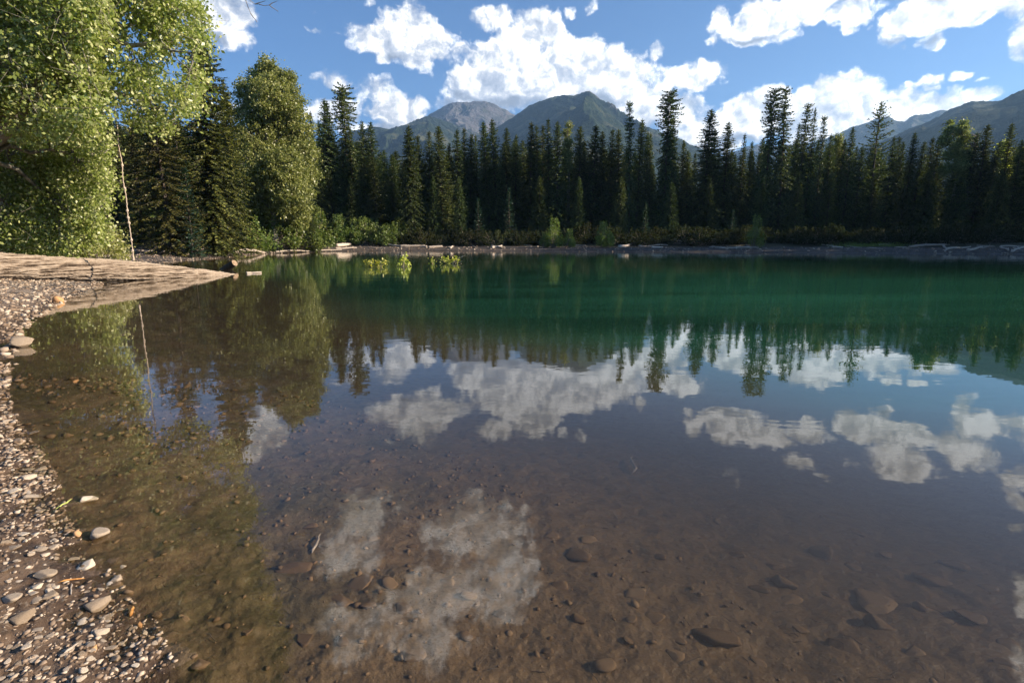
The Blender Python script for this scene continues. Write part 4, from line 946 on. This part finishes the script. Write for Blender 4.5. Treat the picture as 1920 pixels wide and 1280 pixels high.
def put_stone(px, py, wpx, mat, name, label, cat, group=None, sink=.25, k=None, asp=1.0):
    p_ = on_ground(px, py); dist = np.linalg.norm(p_ - [0, 0, EYE]); s_ = wpx * dist / F / 2 / math.sqrt(1 + ((px - 960) / F) ** 2) * 1.05
    me_ = SM[mat][(int(px * 7 + py) if k is None else k) % len(SM[mat])]
    o = link(name, me_); h = s_ * asp * (max(v.co.z for v in me_.vertices))
    o.location = (p_[0], p_[1], gz(p_[0], p_[1]) + h * (1 - 2 * sink)); o.scale = (s_, s_, s_ * asp)
    o.rotation_euler = (random.gauss(0, .12), random.gauss(0, .12), random.choice([random.uniform(-.5, .5), random.uniform(-.9, .9)]))
    tag(o, label, cat, group); return o
MARKS = [(165,941,'the grey flat shallow-water stone'),(184,1007,'the pale oblong shallow-water stone'),(250,1150,'the orange wood chip'),(220,1090,'the rounded waterline pair'),(134,1106,'the short pale twig'),(40,652,'the lumpy stone far up the beach'),(290,1206,'the small round stone at the water edge'),(120,955,'the green reed stem'),(134,1218,'the slanting pale twig'),(60,931,'the large flat stone level with the reed')]
REG = []
def settle_stones():
    from collections import defaultdict
    g_ = defaultdict(list)
    for o, x, y, what, marks in REG:
        m_ = min(marks, key=lambda q_: math.hypot(q_[0] - x, q_[1] - y)); dx, dy = x - m_[0], y - m_[1]
        way = ('left of' if dx < 0 else 'right of') if abs(dx) > abs(dy) else ('above' if dy < 0 else 'below')
        g_[(what.split(' ', 1)[1], way, m_[2])].append((math.hypot(dx, dy), o, what))
    for (w2, way, mk), l_ in g_.items():
        for k, (_, o, what) in enumerate(sorted(l_, key=lambda q_: q_[0])):
            o['label'] = f"{on_(k + 1) + ' nearest' if k else 'nearest'} {what} {way} {mk}"
def pebble_label(x, y):
    m_ = min(MARKS, key=lambda q_: math.hypot(q_[0] - x, q_[1] - y)); r_ = math.hypot(m_[0] - x, m_[1] - y)
    dx, dy = x - m_[0], y - m_[1]
    way = ('left' if dx < 0 else 'right') if abs(dx) > abs(dy) else ('above' if dy < 0 else 'below')
    way = {'left': 'left of', 'right': 'right of'}.get(way, way)
    return f"small pale pebble {'close' if r_ < 45 else ('a little way' if r_ < 90 else 'well away')} {way} {m_[2]}"
# notable stones at the waterline
put_stone(165,941,30,'stone','stone','grey flat stone alone in the shallow water, upper of two near the beach','stone','stones standing in the shallows',.12,1,1.3)
put_stone(184,1007,40,'stone','stone','pale oblong stone with a long shadow in the shallow water off the beach','stone','stones standing in the shallows',.12,2,1.2)
put_stone(297,1154,19,'wetstone','stone','small dark round stone at the wet beach edge near the orange chip','stone','stones standing in the shallows',.2,3,1.6)
put_stone(290,1206,13,'stone','stone','small pale round stone below the dark round stone at the water edge','stone','stones standing in the shallows',.2,4,1.6)
put_stone(220,1086,22,'stone','stone','whitish rounded stone touching the water, above the grey one','stone','stones standing in the shallows',.2,5,1.5)
put_stone(213,1101,28,'wetstone','stone','grey rounded stone half in the water below the whitish one','stone','stones standing in the shallows',.2,6,1.5)
put_stone(230,1063,13,'stone','stone','little upright whitish pebble in the shallows above the rounded pair','stone','stones standing in the shallows',.2,7,1.6)
put_stone(40,652,36,'stone','stone','light grey lumpy stone at the left water edge far up the beach','stone','stones standing in the shallows',.1,8,1.5)
put_stone(108,566,22,'tanstone','stone','rusty brown stone where the beach meets the water near the fallen trunk','stone','stones standing in the shallows',.2,0,1.5)
put_stone(146,1000,20,'tanstone','stone','flat orange leaf left of the pale oblong stone in the shallows','stone','orange stones by the water',.3,0)  # fallen orange leaf, built with a flat stone shape
put_stone(142,717,14,'tanstone','stone','tiny orange leaf lying in the water below the tree reflection','stone','orange stones by the water',.0,1,2)  # another orange leaf, built from the same stone shapes
put_stone(263,1172,12,'tanstone','stone','orange pebble beside the upright orange chip','stone','orange stones by the water',.2,0,1.6)
put_stone(180,1105,18,'tanstone','stone','tan pebble among the pale beach stones near the rounded pair','stone','orange stones by the water',.2,1)
put_stone(178,1217,15,'tanstone','stone','tan pebble low on the beach beside a pale slab','stone','orange stones by the water',.2,0)
BST = [(52,881,26),(77,880,25),(53,897,28),(8,921,18),(60,931,38),(29,922,26),(74,959,20),(41,1003,34),(9,1018,22),(100,1005,18),(29,1027,36),(101,1026,26),(79,1030,22),(137,1049,23),(163,1060,38),(84,1079,40),(70,1099,25),(60,1113,28),(96,1115,34),(21,1124,36),(69,1126,26),(182,1137,46),(41,1161,44),(156,1165,27),(199,1158,23),(70,1182,24),(189,1187,28),(48,1214,24),(218,1237,28),(206,1216,28),(151,1273,20),(15,1276,24),(62,812,24),(36,828,26),(14,700,18),(8,750,20),(22,845,22),(12,790,20),(40,860,20)]
for i, (x, y, wp) in enumerate(BST):
    big = 'large' if wp > 32 else ('small' if wp < 22 else 'middling')
    zone = 'on the upper beach above the oblong shallow stone' if y < 950 else ('on the beach level with the stones in the shallows' if y < 1090 else ('on the mud of the lower beach' if y < 1180 else 'on the mud at the bottom border'))
    o = put_stone(x, y, wp * .86, 'stone', 'stone', 'pale flat stone', 'stone', 'pale flat stones on the beach', .28); REG.append((o, x, y, 'pale flat stone', MARKS))
rg = np.random.default_rng(3)
cnt = 0
while cnt < 120:
    y = 640 + (1275 - 640) * rg.random() ** .8; x = rg.uniform(0, 300)
    p_ = W(x, y); d_ = sdf(np.array([p_[0]]), np.array([p_[1]]))[0]
    if d_ < .02: continue
    o = put_stone(x, y, rg.uniform(9, 17) * (.6 + .4 * (y - 500) / 700), 'stone', 'pebble', pebble_label(x, y), 'pebble', 'small pale pebbles on the near beach', .25); cnt += 1; REG.append((o, x, y, 'small pale pebble', MARKS))
UW = [(671,1097,55),(735,1093,38),(835,1091,31),(881,1115,35),(960,1077,22),(894,1133,16),(640,1126,50),(688,1135,30),(755,1141,30),(773,1226,44),(1045,1097,36),(999,1106,26),(879,1192,33),(985,1190,18),(934,1152,24),(1083,1163,29),(1193,1115,45),(1182,1159,26),(1025,1219,22),(580,986,29),(555,1064,66),(772,1024,22),(566,1199,33),(642,1203,22),(1091,1042,52),(1101,1011,38),(1032,1006,28),(1134,1243,45),(1450,1059,34),(1602,1063,32),(1745,1089,70),(1640,1133,80),(1651,1174,48),(1818,1155,62),(1734,1142,38),(1480,1123,46),(1425,1103,38),(1472,1095,44),(1339,1195,82),(1574,1210,62),(1711,1225,43),(1886,1242,42),(1892,1210,36),(1224,1159,42),(1540,1037,40),(1345,977,26),(1279,1202,25),(1267,1229,30),(1553,1116,26),(700,1010,24),(1240,1043,26),(1660,1040,40),(1380,1040,36),(1790,1060,46),(1500,1180,28),(1420,1240,30),(1180,1200,22),(460,1185,22),(375,1245,34),(350,1160,18),(1850,1100,40),(1610,1000,34),(900,960,20)]
UL = {671:'largest brown stone of the submerged group, under the reflected cloud',640:'flat brown slab left in the submerged group of stones',755:'squarish submerged stone with a dark shadow, lowest of the group',773:'wedge-shaped submerged stone near the bottom border below the group',1745:'angular flat submerged slab toward the right side',1640:'broad smooth submerged boulder, biggest on the lake bed',1651:'rounded submerged stone just below the broad smooth boulder',1339:'wide flat silted slab low in the middle of the lake bed',1574:'ribbed angular submerged slab below the broad smooth boulder',555:'mossy flat submerged slab near the left tree reflection',1193:'oval submerged stone midway along the lower lake bed'}
UMARKS = [(671,1097,'the largest stone of the submerged group'),(773,1226,'the wedge-shaped submerged stone'),(1745,1089,'the angular submerged slab'),(1640,1133,'the broad smooth submerged boulder'),(1339,1195,'the wide silted slab'),(1574,1210,'the ribbed submerged slab'),(555,1064,'the mossy submerged slab'),(1193,1115,'the oval submerged stone')]
for i, (x, y, wp) in enumerate(UW):
    side = 'on the lake bed beneath the reflected cloud' if x < 1000 else ('on the silty lake bed in the lower middle' if x < 1350 else 'on the darker lake bed to the right')
    big = 'large' if wp > 40 else ('small' if wp < 27 else 'middling')
    o = put_stone(x, y, wp, 'wetstone', 'submerged_stone', UL.get(x, 'submerged'), 'stone', 'submerged stones on the lake bed', .40, asp=.9)
    if x not in UL: REG.append((o, x, y, 'silty submerged stone', UMARKS))
# chips and sticks by the water
def stick(px0, py0, px1, py1, r, mat, name, label, cat):
    a = on_ground(px0, py0) + [0, 0, r]; b = on_ground(px1, py1) + [0, 0, r * 2.5]; T = Tubes(); rgx = np.random.default_rng(int(px0)); c = (a + b) / 2
    T.add(limb(rgx, a - c, b - c, .03, 6, .03), np.array([.1, 1, 1, .95, .8, .1]) * r, 7); o = link(name, T.mesh(name, mat), None, tuple(c)); tag(o, label, cat); return o
m, t = new_mat('orange_wood'); nn = t.noise(t.new('ShaderNodeTexCoord').outputs['Object'], 60, 4); finish(t, principled(t, t.ramp(nn, [(.3, (.30, .12, .03)), (.7, (.62, .32, .10))]), .6, nn)); M['orange'] = m
m, t = new_mat('green_reed'); nn = t.noise(t.new('ShaderNodeTexCoord').outputs['Object'], 60, 4); finish(t, principled(t, t.ramp(nn, [(.3, (.25, .30, .06)), (.7, (.48, .50, .16))]), .5)); M['reed'] = m
stick(244,1158,250,1143,.008,M['orange'],'wood_chip','upright orange wood chip at the wet beach edge','wood chip')
stick(104,955,136,938,.005,M['reed'],'reed','yellow-green reed stem pointing into the shallows','reed')
stick(134,1094,134,1118,.004,M['drift'],'twig','short pale twig standing across the beach gravel','twig')
stick(108,1093,160,1087,.004,M['orange'],'twig','thin reddish twig lying on the beach above the short pale twig','twig')
stick(120,1226,148,1210,.005,M['drift'],'twig','slanting pale twig low on the beach','twig')
stick(585,1040,602,1005,.008,M['twig'],'twig','brown forked twig on the lake bed left of the submerged stones','twig')
stick(1185,890,1187,860,.012,M['drift'],'twig','thin stub poking up near the middle of the clear water','twig')

# loose gravel, silt crumbs and bed litter : uncountable
def scatter(n, xr, yr, dr, smin, smax, mat, name, label, cat, seed, flat=.5, pw=2.2):
    rg = np.random.default_rng(seed); x = rg.uniform(*xr, n); y = rg.uniform(*yr, n); d = sdf(x, y)
    cl_ = fbm(x * 1.3, y * 1.3, seed, 3)
    k = (d > dr[0]) & (d < dr[1]) & (rg.random(n) < .62 + .8 * cl_) & (x > -y * 1.06 - .9) & (x < y * 1.06 + .9); x = x[k]; y = y[k]; n = len(x)
    s = smin + (smax - smin) * rg.random(n) ** pw; s *= np.clip(np.hypot(x, y) / 4, .8, 2.2)
    z = ground_z(x, y) + s * flat * .3
    a = rg.uniform(0, 6.28, n); ca, sa = np.cos(a), np.sin(a); ax = rg.uniform(.55, .95, n)
    v = IV[None] * (1 + .26 * rg.normal(size=(n, len(IV), 1)))
    vx = v[..., 0] * s[:, None]; vy = v[..., 1] * (s * ax)[:, None]; vz = v[..., 2] * (s * flat * rg.uniform(.6, 1.3, n))[:, None]
    tl = rg.normal(size=n)[:, None] * .25; vz = vz + vx * tl
    V_ = np.stack([vx * ca[:, None] - vy * sa[:, None] + x[:, None], vx * sa[:, None] + vy * ca[:, None] + y[:, None], vz + z[:, None]], -1).reshape(-1, 3)
    F_ = (IF[None] + (np.arange(n) * len(IV))[:, None, None]).reshape(-1, 3)
    tag(link(name, put_mesh(name, V_, F_, M[mat], True)), label, cat, kind='stuff')
scatter(95000, (-6.5, -.6), (1.2, 7), (-.04, 3.2), .0035, .020, 'gravel', 'gravel', 'mixed small gravel on the muddy near beach', 'gravel', 1, .42, 1.9)
scatter(24000, (-17, -3), (6, 20), (-.1, 5), .008, .034, 'gravel', 'gravel', 'coarse pale gravel on the upper beach toward the fallen trunk', 'gravel', 2)
scatter(16000, (-6, 7), (1.2, 6.5), (-2.6, .05), .004, .030, 'wetstone', 'bed_gravel', 'fine brown crumbs and silt lumps on the lake bed', 'gravel', 3, .42, 4.5)
scatter(9000, (-45, 55), (48, 84), (.1, 6.5), .02, .08, 'gravel', 'gravel', 'grey gravel of the far beach', 'gravel', 4)
scatter(26000, (-34, -10), (22, 56), (-.1, 8), .010, .035, 'gravel', 'gravel', 'brown gravel of the spit behind the fallen trunk', 'gravel', 5)
rg = np.random.default_rng(14); T = Tubes()
for i in range(700):
    x = rg.uniform(-2.5, 6); y = rg.uniform(1.5, 5.5)
    if sdf(np.array([x]), np.array([y]))[0] > -.15: continue
    z = gz(x, y) + .008; a = rg.uniform(0, 3.14); L = rg.uniform(.02, .09); d = np.array([math.cos(a) * L, math.sin(a) * L, rg.normal() * .01])
    T.add(limb(rg, (x, y, z), np.array([x, y, z]) + d, .1, 4, .06), np.linspace(.0022, .001, 4), 3)
tag(link('bed_litter', T.mesh('bed_litter', M['bark'])), 'tiny sunken twigs scattered over the lake bed', 'twigs', kind='stuff')

settle_labels(); settle_stones()
